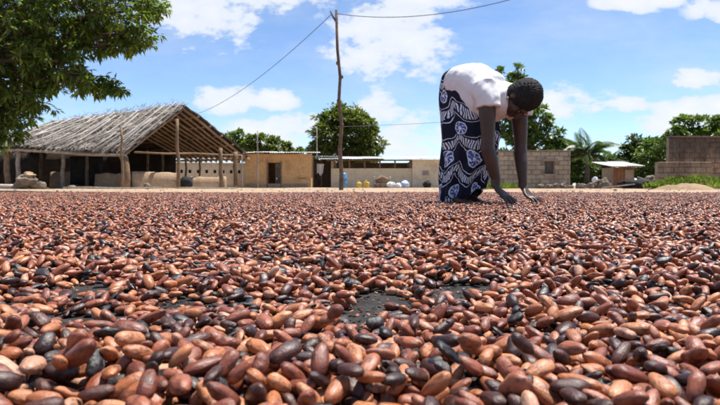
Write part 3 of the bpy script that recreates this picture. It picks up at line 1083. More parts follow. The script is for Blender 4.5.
def shed():
    base = G(140, 26)
    root = thing('thatched_shed', 'open shed with sagging grey thatch roof held down by bleached poles', 'shed', base)
    o = lambda p: Vector(p) - base
    R1 = P(186, 104, 26.0)
    Fc = P(127, 150, 23.6)
    Bc = P(249, 155, 28.6)
    R2 = P(58, 122, 27.6)
    E = P(-12, 145, 23.2)
    E2 = P(40, 155, 32.0)
    Bm = P(150, 158, 33.0)

    def bil(a, b, c, d, s, t):   # a ridge-start, b ridge-end, c eave-start, d eave-end
        return a.lerp(b, s).lerp(c.lerp(d, s), t)

    def slope(a, b, c, d, name, nb, thick=0.07, blade=0.55, sag=0.12):
        up = (b - a).cross(c - a).normalized()
        if up.z < 0:
            up = -up
        ns, nt = 40, 22
        vs, fs = [], []
        for lay in (0, 1):
            for j in range(nt + 1):
                for i in range(ns + 1):
                    s, t = i / ns, j / nt
                    p = bil(a, b, c, d, s, t)
                    n_ = mnoise.noise(p * 0.9) * 0.10 + mnoise.noise(p * 4) * 0.05
                    p = p + up * (n_ - (thick if lay else 0) - sag * math.sin(math.pi * s) * math.sin(math.pi * min(1, t * 1.1)))
                    if j == nt:
                        p += (d - b).normalized() * 0.18 * mnoise.noise(Vector((s * 30, 1, lay)))
                    vs.append(o(p))
        off = (ns + 1) * (nt + 1)
        for j in range(nt):
            for i in range(ns):
                q = (j * (ns + 1) + i, j * (ns + 1) + i + 1, (j + 1) * (ns + 1) + i + 1, (j + 1) * (ns + 1) + i)
                fs.append(q)
                fs.append(tuple(off + x for x in reversed(q)))
        me = mesh_data(name, vs, fs, None, True, [M['thatch'], M['thatch_shade']], [k % 2 for k in range(len(fs))])
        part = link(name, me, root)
        g = np.random.default_rng(nb)
        pos = []; ax = []
        for k in range(nb):
            s, t = g.uniform(-0.01, 1.01), g.uniform(0.0, 1.0) ** 0.9
            p = bil(a, b, c, d, s, t)
            n_ = mnoise.noise(p * 0.9) * 0.10 + mnoise.noise(p * 4) * 0.05
            p = p + up * (n_ + 0.01 - sag * math.sin(math.pi * min(1, max(0, s))) * math.sin(math.pi * min(1, t * 1.1)))
            pos.append(o(p)); ax.append(c.lerp(d, s) - a.lerp(b, s))
        pos = np.array(pos); ax = np.array(ax)
        ax = ax / np.linalg.norm(ax, axis=1)[:, None] + g.normal(0, 0.22, ax.shape) + np.array(up) * 0.05
        ln = blade * g.uniform(0.4, 1.2, nb)
        me = leaves_mesh('thatch_blades', pos, ax, np.tile(np.array(up), (nb, 1)) + g.normal(0, 0.3, (nb, 3)), ln, ln * 0.10, M['thatch'], 0.1)
        tag(link('thatch_blades', me, part), kind='stuff')
        return up

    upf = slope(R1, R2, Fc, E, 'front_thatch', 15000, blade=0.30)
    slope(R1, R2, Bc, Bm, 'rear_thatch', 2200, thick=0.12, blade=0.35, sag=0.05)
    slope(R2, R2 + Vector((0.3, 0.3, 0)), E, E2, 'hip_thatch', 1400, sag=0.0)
    # ragged ridge of straw
    g = np.random.default_rng(77)
    n = 900
    s = g.uniform(0, 1, n)
    pos = np.array([o(R1.lerp(R2, q)) for q in s]) + g.normal(0, 0.08, (n, 3))
    ax = g.normal(0, 0.35, (n, 3)) + np.array(((Fc - R1).normalized() * 1.0)) * np.where(g.uniform(size=(n, 1)) > 0.4, 1, -0.5) + np.array([0, 0, 0.1])
    ln = g.uniform(0.15, 0.38, n)
    tag(link('ridge_straw', leaves_mesh('ridge_straw', pos, ax, g.normal(0, 1, (n, 3)), ln, ln * 0.07, M['thatch'], 0.2), root), kind='stuff')

    # poles laid on the thatch
    for k, s in enumerate([0.005, 0.06, 0.13, 0.19, 0.25, 0.30, 0.37, 0.43, 0.49, 0.56, 0.62, 0.69, 0.76, 0.83, 0.90, 0.97]):
        s2 = s + random.uniform(-.04, .04)
        t0 = random.uniform(-.02, .25) if k not in (0, 1) else -0.01
        t1 = random.uniform(0.92, 1.12)
        a = bil(R1, R2, Fc, E, s, t0) + upf * 0.14
        b = bil(R1, R2, Fc, E, s2, t1) + upf * 0.13
        mid = -0.10 * math.sin(math.pi * min(1, max(0, s)))
        pts = [a, a.lerp(b, .33) + upf * (mid * .8), a.lerp(b, .66) + upf * mid, b]
        r = random.uniform(0.024, 0.036)
        MB().tube([o(p) for p in pts], [r * 0.7, r * 0.85, r, r], 7).build('roof_pole', M['wood_pale'] if k % 3 else M['wood'], root, True)
    for k in range(9):       # loose crossing sticks
        s = random.uniform(0.02, 0.9)
        a = bil(R1, R2, Fc, E, s, random.uniform(.1, .6)) + upf * 0.12
        b = bil(R1, R2, Fc, E, min(1, s + random.uniform(-.02, .16)), random.uniform(.7, 1.08)) + upf * 0.12
        pole_data(o(a), o(b), 0.026, 0.02, 0.03).build('loose_stick', M['wood_pale'], root, True)
    # frayed bundle of thatch and black plastic over the gable eave
    # rafters under the rear slope, seen through the open gable
    dn = Vector((0, 0, -0.24))
    for k in range(12):
        s = 0.01 + k * 0.05
        pole_data(o(R1.lerp(R2, s) + dn), o(bil(R1, R2, Bc, Bm, s, 1.03) + dn), 0.062 if k else 0.08, 0.055, 0.03).build('rafter', M['rafter'], root, True)
    for k in range(7):
        s = 0.02 + k * 0.14
        pole_data(o(R1.lerp(R2, s) + dn), o(bil(R1, R2, Fc, E, s, 1.0) + dn), 0.06, 0.05, 0.03).build('rafter', M['rafter'], root, True)
    for t in (0.18, 0.36, 0.54, 0.72, 0.9):
        pole_data(o(bil(R1, R2, Bc, Bm, -0.01, t) + dn * 0.7), o(bil(R1, R2, Bc, Bm, 0.75, t) + dn * 0.7), 0.045, 0.04, 0.03).build('purlin', M['rafter'], root, True)
    for t in (0.25, 0.5, 0.75):
        pole_data(o(bil(R1, R2, Fc, E, 0.0, t) + dn * 0.8), o(bil(R1, R2, Fc, E, 0.95, t) + dn * 0.8), 0.045, 0.04, 0.03).build('purlin', M['rafter'], root, True)
    pole_data(o(R1 + dn), o(R2 + dn), 0.07, 0.06, 0.02).build('ridge_beam', M['rafter'], root, True)
    pole_data(o(Fc + Vector((0, 0, -.22))), o(E + Vector((0, 0, -.2))), 0.07, 0.06, 0.04).build('eave_beam', M['wood'], root, True)
    pole_data(o(Bc + Vector((0, 0.1, -.2))), o(Bm + Vector((0, 0, -.2))), 0.07, 0.06, 0.03).build('eave_beam', M['rafter'], root, True)
    tie_a, tie_b = Fc.lerp(R1, 0.12), Bc.lerp(R1, 0.05)
    pole_data(o(tie_a + Vector((0, 0, -.35))), o(tie_b + Vector((0, 0, -.15))), 0.045, 0.045, 0.03).build('tie_beam', M['wood_brown'], root, True)

    def post(px, d, py, r, lean=0.0, mat='wood_brown', name='post'):
        top = P(px, py, d)
        pole_data(o(G(px, d) + Vector((lean, 0, -.05))), o(top), r, r * 0.85, 0.035, 6).build(name, M[mat], root, True)
    post(178, 24.9, 119, 0.085, 0.03)                   # gable centre post
    post(122, 23.2, 127, 0.055, 0.02)                   # tall stake at the front corner
    post(221, 26.6, 148, 0.11, 0.05)
    post(236, 27.6, 152, 0.12, 0.0)
    post(186, 28.5, 155, 0.06); post(163, 30, 150, 0.08); post(148, 30, 150, 0.08); post(200, 30.5, 153, 0.06)
    post(63, 24.5, 147, 0.09, mat='wood'); post(19, 23.6, 146, 0.10, mat='wood'); post(41, 27.5, 150, 0.08); post(87, 26, 150, 0.08); post(8, 23.5, 146, 0.13, mat='wood_brown')
    # thick forked trunk carrying the corner
    f0 = G(126, 23.7)
    MB().tube([o(f0 + Vector((-.06, 0, -.05))), o(f0 + Vector((.02, 0, .5))), o(f0 + Vector((.0, 0, 1.0))), o(P(124, 156, 23.7))], [0.24, 0.17, 0.15, 0.17], 10).build('forked_post', M['wood_brown'], root, True)
    MB().tube([o(P(124, 160, 23.7)), o(P(119, 152, 23.7)), o(P(117, 146, 23.6))], [0.12, 0.09, 0.07], 8).build('fork_arm', M['wood_brown'], root, True)

    def mudwall(px0, d0, px1, d1, h, name='mud_wall', mat='mud', th=0.24, seg=14):
        a, b = G(px0, d0), G(px1, d1)
        t = (b - a).normalized()
        nrm = Vector((t.y, -t.x, 0))
        vs, fs = [], []
        cols = []
        for i in range(seg + 1):
            p = a.lerp(b, i / seg)
            hh = h + 0.07 * mnoise.noise(p * 1.5) + 0.04 * mnoise.noise(p * 5)
            ring = []
            for (off, z) in ((th / 2 + 0.05, -0.05), (th / 2, hh * 0.5), (th / 2 - .02, hh - 0.05), (0, hh), (-th / 2 + .02, hh - .05), (-th / 2, -0.05)):
                w = 0.03 * mnoise.noise(Vector((i * 0.7, z * 3, px0)))
                ring.append(o(p + nrm * (off + w) + Vector((0, 0, z))))
            cols.append(ring)
            vs += ring
        for i in range(seg):
            for k in range(5):
                fs.append((i * 6 + k, (i + 1) * 6 + k, (i + 1) * 6 + k + 1, i * 6 + k + 1))
        fs.append(tuple(range(6))); fs.append(tuple(seg * 6 + k for k in range(5, -1, -1)))
        link(name, mesh_data(name, vs, fs, M[mat], True), root)
    mudwall(132, 24.4, 180, 25.2, 0.72)
    mudwall(97, 25.2, 122, 24.6, 0.66)
    mudwall(190, 26.2, 226, 27.0, 0.50)
    mudwall(52, 28, 78, 27.6, 0.8)
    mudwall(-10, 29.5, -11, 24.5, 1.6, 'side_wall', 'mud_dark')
    mudwall(-10, 29.6, 176, 31.2, 2.12, 'back_wall', 'mud_dark')  # added to close off daylight; its dark colour paints the inner shade
    # black plastic curtain hung inside
    g0, g1 = G(70, 26.5), G(103, 26.5)
    vs, fs = [], []
    for j in range(7):
        for i in range(15):
            p = g0.lerp(g1, i / 14)
            vs.append(o(p + Vector((0, 0.07 * math.sin(i * 1.7 + j * .4), 0.15 + 1.35 * j / 6))))
    for j in range(6):
        for i in range(14):
            fs.append((j * 15 + i, j * 15 + i + 1, (j + 1) * 15 + i + 1, (j + 1) * 15 + i))
    c = link('plastic_curtain', mesh_data('plastic_curtain', vs, fs, M['dark'], True), root)
    c.modifiers.new('thick', 'SOLIDIFY').thickness = 0.01
    return root


shed()


def blob(name, label, cat, loc, size, mat, seed, parent=None, rz=0, group=None, rough=0.22):
    vs, fs = [], []
    b = MB().ball((0, 0, 0), ((1, 0, 0), (0, 1, 0), (0, 0, 1)), 26, 18)
    off = Vector((seed * 2.3, seed, 0))
    V = []
    for p in b.v:
        d = 1 + rough * mnoise.noise(p * 1.4 + off) + rough * 0.5 * mnoise.noise(p * 3.5 + off) + rough * 0.25 * mnoise.noise(p * 8 + off)
        q = Vector((p.x * d * size[0], p.y * d * size[1], p.z * d * size[2]))
        q.z = max(q.z + size[2] * 0.75, -0.03)
        V.append(q)
    me = mesh_data(name, V, b.f, M[mat], True)
    o = link(name, me, parent, loc, (0, 0, rz))
    if label:
        tag(o, label, cat, group)
    return o


# things lying about in front of and under the shed
blob('clay_mound', 'rounded clay mound standing under the left shed eave', 'clay mound', G(26, 22.6), (0.42, 0.40, 0.30), 'stone', 3, rough=0.5)
blob('sack', 'tan sack slumped on top of the clay mound under shed', 'sack', G(29, 22.6, 0.40), (0.24, 0.20, 0.15), 'mud', 9, rough=0.55)
blob('rock', 'grey rock beside the clay mound below the shed', 'rock', G(42, 22.3), (0.18, 0.16, 0.16), 'stone', 4, group='stones around the shed')
blob('rock', 'small pale stone at the foot of the forked shed post', 'rock', G(147, 22.8), (0.14, 0.12, 0.13), 'stone', 5, group='stones around the shed')
blob('rock', 'stone between the rock and the black curtain under shed', 'rock', G(72, 22.8), (0.16, 0.14, 0.08), 'stone', 6, group='stones around the shed')
l = pole_data((-0.6, 0, 0.09), (0.5, 0.1, 0.09), 0.1, 0.085, 0.01).build('log', M['wood_pale'], None, True)
l.location = G(0, 22.4)
tag(l, 'pale log lying on the dirt at the far left shed corner', 'log')
l = pole_data((-1.8, 0, 0.03), (1.9, 0.2, 0.04), 0.035, 0.025, 0.02).build('loose_pole', M['wood'], None, True)
l.location = G(110, 21.6)
tag(l, 'long thin pole lying on the dirt in front of forked post', 'pole')
l = pole_data((-1.2, 0, 0.03), (1.3, 0.1, 0.03), 0.03, 0.025, 0.02).build('loose_pole', M['wood'], None, True)
l.location = G(205, 22.5)
tag(l, 'thin grey pole lying on the dirt in front of shed gable', 'pole')
# bundle under the gable
o_ = blob('dark_bundle', 'black bundle leaning on the low mud wall under the gable', 'bundle', G(186, 25.6), (0.30, 0.25, 0.30), 'dark', 12)


# ------------------------------------------------------------------ walls and houses
def vent_wall():
    a, b = G(174, 33.0), G(252, 34.4)
    d = b - a
    rz = math.atan2(d.y, d.x)
    Ln = d.length
    root = thing('perforated_wall', 'cream wall with a row of small dark vents behind the shed gable', 'wall', a, rz)
    h = 1.42
    holes = [0.35 + 0.48 * k for k in range(int((Ln - 0.4) / 0.48))]
    m = MB()
    z0, z1 = 0.85, 1.05
    m.box((0, 0, -.1), (Ln, 0.2, z0)); m.box((0, 0, z1), (Ln, 0.2, h))
    e = [0] + sum([[x, x + 0.16] for x in holes], []) + [Ln]
    for k in range(0, len(e), 2):
        m.box((e[k], 0, z0), (e[k + 1], 0.2, z1))
    m.build('wall', M['cream'], root)
    for x in holes:
        MB().box((x, 0.12, z0), (x + 0.16, 0.16, z1)).build('vent_shade_panel', M['vent_shade'], root)
    MB().box((-0.1, -0.1, h + .002), (Ln + .1, 0.3, h + 0.06)).build('coping', M['tin'], root)


vent_wall()


def corrugated(root, name, x0, x1, y0, z0, y1, z1, sheets, mat='tin', amp=0.018):
    w = (x1 - x0) / sheets
    for s in range(sheets):
        vs, fs = [], []
        n = 33
        dz = random.uniform(-.012, .012) + (0.012 if s % 2 else 0)
        ov = random.uniform(-.06, .06)
        for lay in (0, 1):
            for (y, z) in ((y0 + ov, z0), ((y0 + y1) / 2, (z0 + z1) / 2 - 0.01), (y1, z1)):
                for i in range(n):
                    x = x0 + w * s + (w + 0.06) * i / (n - 1)
                    vs.append((x, y, z + dz + amp * math.sin(i * math.pi / 2) - (0.006 if lay else 0)))
        off = 3 * n
        for j in range(2):
            for i in range(n - 1):
                q = (j * n + i, j * n + i + 1, (j + 1) * n + i + 1, (j + 1) * n + i)
                fs.append(q); fs.append(tuple(off + k for k in reversed(q)))
        for i in range(n - 1):
            fs.append((i, off + i, off + i + 1, i + 1))
        link(name, mesh_data(name, vs, fs, M[mat], False), root)


def roughen(mb, amt=0.02):
    for p in mb.v:
        p += Vector((mnoise.noise(p * 1.1), mnoise.noise(p * 1.1 + Vector((9, 0, 0))), 0)) * amt
    return mb


def ochre_house():
    d = 31.0
    a = G(245, d)
    w = (311 - 245) / FPX * d
    h = 1.86
    root = thing('ochre_house', 'small ochre mud house with dark doorway and thin tin roof', 'house', a, 0.03)
    dx0, dx1 = (268 - 245) / FPX * d, (280.5 - 245) / FPX * d
    dh = 1.38
    m = MB()
    for (x0, x1, z0, z1) in ((0, dx0, -.1, h), (dx1, w, -.1, h), (dx0, dx1, dh, h)):
        m.box((x0, 0, z0), (x1, 0.25, z1))
    m.box((0, 0.25, -.1), (0.25, 3.2, h)); m.box((w - .25, 0.25, -.1), (w, 3.2, h)); m.box((.25, 2.95, -.1), (w - .25, 3.2, h))
    roughen(m).build('wall', M['ochre'], root)
    dr = MB().box((dx0 + 0.40, 0.05, 0.0), (dx1 - .01, 0.10, dh - .03)).build('door', M['doorwood'], root)
    MB().box((dx0 + 0.45, 0.04, 0.45), (dx0 + 0.50, 0.052, 0.55)).build('handle', M['tin'], dr)
    MB().box((dx0 - 0.07, -0.03, 0), (dx0, 0.22, dh + .07)).build('door_frame', M['wood_brown'], root)
    MB().box((dx1, -0.03, 0), (dx1 + .07, 0.22, dh + .07)).build('door_frame', M['wood_brown'], root)
    wx = (299 - 245) / FPX * d
    win = MB().box((wx, -0.025, 0.55), (wx + 0.36, 0.02, 1.05)).build('window_shutter', M['ochre'], root)
    MB().box((wx - .04, -.035, 0.50), (wx + .40, -.005, 0.545)).build('sill', M['wood_brown'], win)
    MB().box((0.02, -0.02, 0), (w - .02, -0.001, 0.22)).build('plinth', M['mud'], root)
    corrugated(root, 'roof_sheet', -0.35, w + 0.35, -0.45, h + 0.06, 3.5, h + 0.30, 5)
    for k in range(5):
        x = 0.1 + k * (w - .2) / 4
        pole_data((x, -0.35, h + 0.005), (x, 3.2, h + 0.22), 0.035, 0.03, 0.0).build('rafter_end', M['wood_brown'], root, True)


ochre_house()


def cream_building():
    d = 33.0
    a = G(331, d)
    sc = d / FPX
    w1 = (412 - 331) * sc
    w2 = (443 - 331) * sc
    root = thing('cream_building', 'long low cream building with open gap under white tin roof', 'building', a, 0.0)
    zt, zr = 1.12, 1.58
    m = MB().box((0, 0, -.1), (w1, 0.2, zt))
    roughen(m).build('low_wall', M['cream'], root)
    m = MB()
    m.box((w1 + .003, -0.25, -.1), (w2, 0.0, zr + 0.05)); m.box((w2 - .2, 0.0, -.1), (w2, 3.6, zr + 0.05)); m.box((w1 + .003, 0.0, -.1), (w1 + .2, 3.6, zr))
    roughen(m).build('end_room_wall', M['cream'], root)
    MB().box((0, 3.4, -.1), (w1, 3.6, zr)).build('back_wall', M['mud'], root)
    MB().box((0, 0.2, -.1), (0.2, 3.4, zr)).build('side_wall', M['cream'], root)
    for k in range(6):
        x = 0.15 + k * (w1 - .3) / 5
        MB().box((x, 0.06, zt), (x + 0.09, 0.15, zr + .02)).build('roof_post', M['wood_brown'], root)
    MB().box((-.3, 0.02, zr - .02), (w1, 0.17, zr + .06)).build('wall_plate', M['wood_brown'], root)
    corrugated(root, 'roof_sheet', -0.6, w2 + 0.25, -0.75, zr + 0.08, 3.9, zr + 0.42, 9)
    bx = (422 - 331) * sc
    b = MB().box((bx, -0.30, 0.72), (bx + 0.36, -0.25, 0.98)).build('window_shutter', M['wood'], root)
    MB().box((bx - .03, -.33, 0.68), (bx + .39, -.252, 0.717)).build('sill', M['cream'], b)
    # dark passage between the two houses
    p = thing('lean_to', 'shaded lean-to passage between the ochre house and cream building', 'lean-to', G(311.5, 33.5))
    w = (331 - 312.5) / FPX * 33.5
    MB().box((-0.6, 2.2, -.1), (w, 2.3, 1.75)).build('back_board', M['doorwood'], p)
    MB().box((w * 0.5, 0.15, -.05), (w * 0.5 + .06, 0.21, 1.7)).build('post', M['wood_brown'], p)
    corrugated(p, 'roof_sheet', -0.5, w + 0.55, -0.5, 1.83, 3.0, 1.98, 2)
    return root


cream_building()
# cloth drying in the passage
vs, fs = [], []
for j in range(9):
    for i in range(9):
        vs.append((0.42 * i / 8 * (0.8 + .2 * j / 8), 0.04 * math.sin(i * 1.5) * (1.2 - j / 9), 0.0 + 0.62 * j / 8 + (0.10 * math.sin(i * .9) if j == 0 else 0)))
for j in range(8):
    for i in range(8):
        fs.append((j * 9 + i, j * 9 + i + 1, (j + 1) * 9 + i + 1, (j + 1) * 9 + i))
me = mesh_data('hanging_cloth', vs, fs, M['whitecloth'], True)
c_ = link('hanging_cloth', me, None, G(317, 33.2, 0.78))
c_.modifiers.new('t', 'SOLIDIFY').thickness = 0.012
tag(c_, 'pale cloth hanging in the dark passage beside the ochre house', 'cloth')


def barrel(loc):
    root = thing('blue_barrel', 'upright blue plastic barrel against the cream building wall', 'barrel', loc)
    prof = [(0, 0.0), (0.17, 0.0), (0.19, 0.03), (0.195, 0.22), (0.205, 0.24), (0.195, 0.26), (0.195, 0.48), (0.205, 0.50), (0.195, 0.52), (0.185, 0.72), (0.15, 0.80), (0.06, 0.83)]
    vs, fs = [], []
    sg = 20
    for r, z in prof:
        for k in range(sg):
            an = 2 * math.pi * k / sg
            vs.append((max(r, .001) * math.cos(an), max(r, .001) * math.sin(an), z))
    for j in range(len(prof) - 1):
        for k in range(sg):
            fs.append((j * sg + k, j * sg + (k + 1) % sg, (j + 1) * sg + (k + 1) % sg, (j + 1) * sg + k))
    link('barrel_body', mesh_data('barrel_body', vs, fs, M['bluebarrel'], True), root)
    MB().tube([(0, 0, 0.82), (0, 0, 0.87)], [0.075, 0.07], 14).build('cap', M['dark'], root, True)


barrel(G(343.5, 31.0))


def jerrycan(loc, rz, label, s=1.0):
    root = thing('jerrycan', label, 'jerrycan', loc, rz, 'yellow jerrycans by the wall')
    w, d, h = 0.15 * s, 0.10 * s, 0.34 * s
    m = MB()
    secs = [(0.0, .90), (0.03, 1), (0.68, 1), (0.85, 0.8), (0.92, 0.55)]
    m.loft([((0, 0, h * z), w * q, d * q) for z, q in secs], (1, 0, 0), 20, 4.0)
    m.build('can_body', M['yellow'], root, True)
    MB().tube([(-w * .5, 0, h * .86), (-w * .45, 0, h * 1.1), (w * .1, 0, h * 1.1), (w * .2, 0, h * .9)], 0.018 * s, 7).build('handle', M['yellow'], root, True)
    MB().tube([(w * .55, 0, h * .84), (w * .62, 0, h * 1.05)], [0.03 * s, 0.028 * s], 9).build('cap', M['dark'], root, True)


jerrycan(G(359, 30.2), 0.4, 'yellow jerrycan nearer to the blue barrel', 0.95)
jerrycan(G(366.5, 30.2), -0.3, 'yellow jerrycan nearer to the firewood stand, right of the other can', 1.05)

# firewood stand and washing by the cream wall
fw = thing('firewood_stack', 'short stack of brown firewood with dark cloth against cream wall', 'firewood', G(382, 30.6))
for k in range(14):
    x = -0.36 + 0.11 * (k % 7) + random.uniform(-.02, .02)
    z = 0.06 + 0.13 * (k // 7)
    pole_data((x, -0.25, z), (x + random.uniform(-.1, .1), 0.35, z + random.uniform(0, .1)), 0.055, 0.045, 0.01).build('firewood_log', M['wood_brown'], fw, True)
for x in (-0.42, 0.42):
    pole_data((x, 0, -.05), (x * 1.05, 0.02, 0.62), 0.04, 0.035, 0.015).build('stake', M['wood'], fw, True)
blob('draped_cloth', None, None, (0.02, 0.02, 0.22), (0.38, 0.22, 0.24), 'wood_brown', 15, fw)
blob('white_sack', 'white sack slumped beside the firewood stack', 'sack', G(391, 30.3), (0.22, 0.2, 0.18), 'whitecloth', 17, rough=0.3)
blob('blue_sack', 'pale blue sack at the end of the row, by end room', 'sack', G(405, 30.4), (0.22, 0.2, 0.21), 'bluecloth', 18, rough=0.3)
blob('white_sack', 'small white bundle squeezed between white sack and blue sack', 'sack', G(398, 30.0), (0.16, 0.15, 0.14), 'whitecloth', 19, rough=0.35)
blob('dark_bundle', 'dark bundle lying at the end room of cream building', 'bundle', G(427, 31.2), (0.22, 0.2, 0.22), 'dark', 20)


# ------------------------------------------------------------------ block walls built of single blocks
BL, BH, BT = 0.40, 0.20, 0.03


def block_data(mat):
    m = MB()
    a, h, t = BL / 2 - 0.004, BH / 2 - 0.004, BT
    e = 0.012
    m.add([(-a, 0, -h), (a, 0, -h), (a, 0, h), (-a, 0, h), (-a + e, -t, -h + e), (a - e, -t, -h + e), (a - e, -t, h - e), (-a + e, -t, h - e)],
          [(4, 5, 6, 7), (0, 1, 5, 4), (1, 2, 6, 5), (2, 3, 7, 6), (3, 0, 4, 7), (3, 2, 1, 0)])
    return m.data('concrete_block', mat)


bd1 = [block_data(M['cement']), block_data(mat_simple('cement_block_tan', (0.30, 0.235, 0.165), (0.45, 0.365, 0.26), 1.5, 0.95, 0.5, 20, coord='World')), block_data(mat_simple('cement_block_grey', (0.23, 0.185, 0.14), (0.37, 0.305, 0.23), 2.5, 0.95, 0.5, 20, coord='World'))]
def stained_mat(name, c1, c2):
    """old blocks blackened by algae along the top and in runs"""
    m, T, bs = mat_new(name)
    pos = T.n('ShaderNodeNewGeometry').outputs['Position']
    base = T.ramp(T.noise(pos, 1.3, 5, 0.65), [(0.3, c1), (0.7, c2)])
    sp = T.n('ShaderNodeSeparateXYZ'); T.put(sp.inputs[0], pos)
    runs = T.noise(T.vm('MULTIPLY', pos, (1.0, 1.0, 0.35)), 2.4, 5, 0.65)
    st = T.smooth(T.m('ADD', T.m('MULTIPLY', sp.outputs[2], 0.35), runs), 0.66, 1.10)
    col = T.mix(T.m('MULTIPLY', st, 0.78), base, (0.030, 0.026, 0.022))
    col = T.mix(0.5, col, T.ramp(T.noise(pos, 14, 4, 0.7), [(0.3, 0.22), (0.7, 0.78)]), 'OVERLAY')
    T.put(bs.inputs['Base Color'], col)
    bs.inputs['Roughness'].default_value = 0.95
    bn = T.n('ShaderNodeBump'); bn.inputs['Strength'].default_value = 0.6; bn.inputs['Distance'].default_value = 0.02
    T.put(bn.inputs['Height'], T.noise(pos, 18, 5, 0.7)); T.put(bs.inputs['Normal'], bn.outputs[0])
    return m


bd2 = [block_data(stained_mat('old_block', (0.22, 0.13, 0.075), (0.42, 0.29, 0.19))), block_data(stained_mat('old_block_red', (0.23, 0.13, 0.075), (0.44, 0.295, 0.19))), block_data(stained_mat('old_block_grey', (0.20, 0.125, 0.078), (0.40, 0.28, 0.19)))]


def block_face(parent, o, rz, length, rows, datas, holes=(), z0=0.0, ragged=0.0):
    """lay blocks in running bond over a mortar core; local x along the wall, facing -y"""
    ca, sa = math.cos(rz), math.sin(rz)
    for r in range(rows):
        x = -BL / 2 if r % 2 else 0.0
        while x < length - 0.05:
            x0, x1 = max(0, x), min(length, x + BL)
            cx_, cz = (x0 + x1) / 2, z0 + r * BH + BH / 2
            x += BL
            if x1 - x0 < 0.06:
                continue
            if any(h[0] < cx_ < h[1] and h[2] < cz < h[3] for h in holes):
                continue
            if ragged and r >= rows - 1 and random.random() < ragged:
                continue
            b = bpy.data.objects.new('concrete_block', random.choice(datas))
            COL.objects.link(b)
            b.parent = parent
            py = random.uniform(-.014, .010)
            b.location = (o[0] + cx_ * ca - py * sa, o[1] + cx_ * sa + py * ca, cz)
            b.rotation_euler = (0, 0, rz + random.uniform(-.006, .006))
            b.scale = ((x1 - x0) / BL, 1, 1)


def roofless_house():
    d = 24.5
    sc = d / FPX
    a = G(499, d)
    w = (570 - 499) * sc
    rows = 8
    root = thing('block_house', 'roofless unplastered block house with a square window hole', 'house', a, 0.0)
    wx0, wx1, wz0, wz1 = 1.96, 2.42, 0.62, 1.18
    m = MB()
    t0, t1 = 0.001, 0.16
    top = rows * BH - .01
    for (x0, x1, z0, z1) in ((0, wx0, -.1, top), (wx1, w, -.1, top), (wx0, wx1, -.1, wz0), (wx0, wx1, wz1, top)):
        m.box((x0, t0, z0), (x1, t1, z1))
    m.build('front_wall', M['mortar'], root)
    block_face(root, (0, 0), 0, w, rows, bd1, [(wx0 - .05, wx1 + .05, wz0 - .02, wz1 + .02)])
    MB().box((w - .17, t1, -.1), (w - .01, 3.0, top)).build('side_wall', M['mortar'], root)
    block_face(root, (w - .17 + .16, t1), R(90), 2.8, rows, bd1, ragged=0.5)
    MB().box((0, 2.84, -.1), (w - .17, 3.0, 0.5)).build('back_wall', M['mortar'], root)
    MB().box((0.0, t1, -.1), (.16, 2.84, top)).build('side_wall', M['mortar'], root)
    # window frame, lintel and an added dark panel standing in for interior shade
    MB().box((wx0 + .051, 0.10, wz0), (wx1 - .051, 0.135, wz1)).build('window_shade_panel', M['doorwood'], root)
    win = MB().box((wx0 - .12, -0.075, wz1 + .0), (wx1 + .12, 0.0, wz1 + .10)).build('window_lintel', M['mortar'], root)
    MB().box((wx0, 0.02, wz0), (wx0 + .05, 0.14, wz1)).build('window_jamb', M['wood_brown'], win)
    MB().box((wx1 - .05, 0.02, wz0), (wx1, 0.14, wz1)).build('window_jamb', M['wood_brown'], win)
    MB().box((wx0 - .05, -0.10, wz0 - .05), (wx1 + .05, 0.0, wz0)).build('sill', M['cement'], root)
    MB().box((0.0, -0.07, top + .012), (w, 0.165, top + .07)).build('wall_top', M['mortar'], root)


roofless_house()


def weathered_wall():
    d = 22.0
    sc = d / FPX
    a = G(668, d)
    L_ = (800 - 668) * sc
    root = thing('weathered_block_wall', 'tall dark weathered block wall with stepped lower wall in front', 'wall', a, 0.0)
    rows = 10
    MB().box((0.01, 0.001, -.1), (L_, 0.2, rows * BH - .02)).build('wall_core', M['mortar'], root)
    block_face(root, (0, 0), 0, L_, rows, bd2)
    ra = math.atan2(22.0, (668 - 360) / FPX * 22.0) - 0.03
    block_face(root, (2.4 * math.cos(ra) + .02, 2.4 * math.sin(ra) + .02), ra + math.pi, 2.35, rows, bd2)
    rw = MB().box((0.06, -.2, -.1), (2.4, -.001, rows * BH - .02)).build('return_wall', M['mortar'], root)
    rw.location = (.02, .02, 0); rw.rotation_euler = (0, 0, ra)
    for k in range(int(L_ / 0.6)):
        MB().box((k * .6, -0.09, rows * BH), (k * .6 + .592, 0.24, rows * BH + .06), 0.004).build('coping_slab', M['cement_dark'], root)
    lo = thing('low_block_wall', 'lower brown block wall stepping out before the tall dark wall', 'wall', G(657, 20.8), 0.0)
    L2 = (712 - 657) * 20.8 / FPX
    MB().box((0.01, 0.001, -.1), (L2, 0.2, 5 * BH - .01)).build('wall_core', M['mortar'], lo)
    block_face(lo, (0, 0), 0, L2, 5, bd2, ragged=0.25)


weathered_wall()


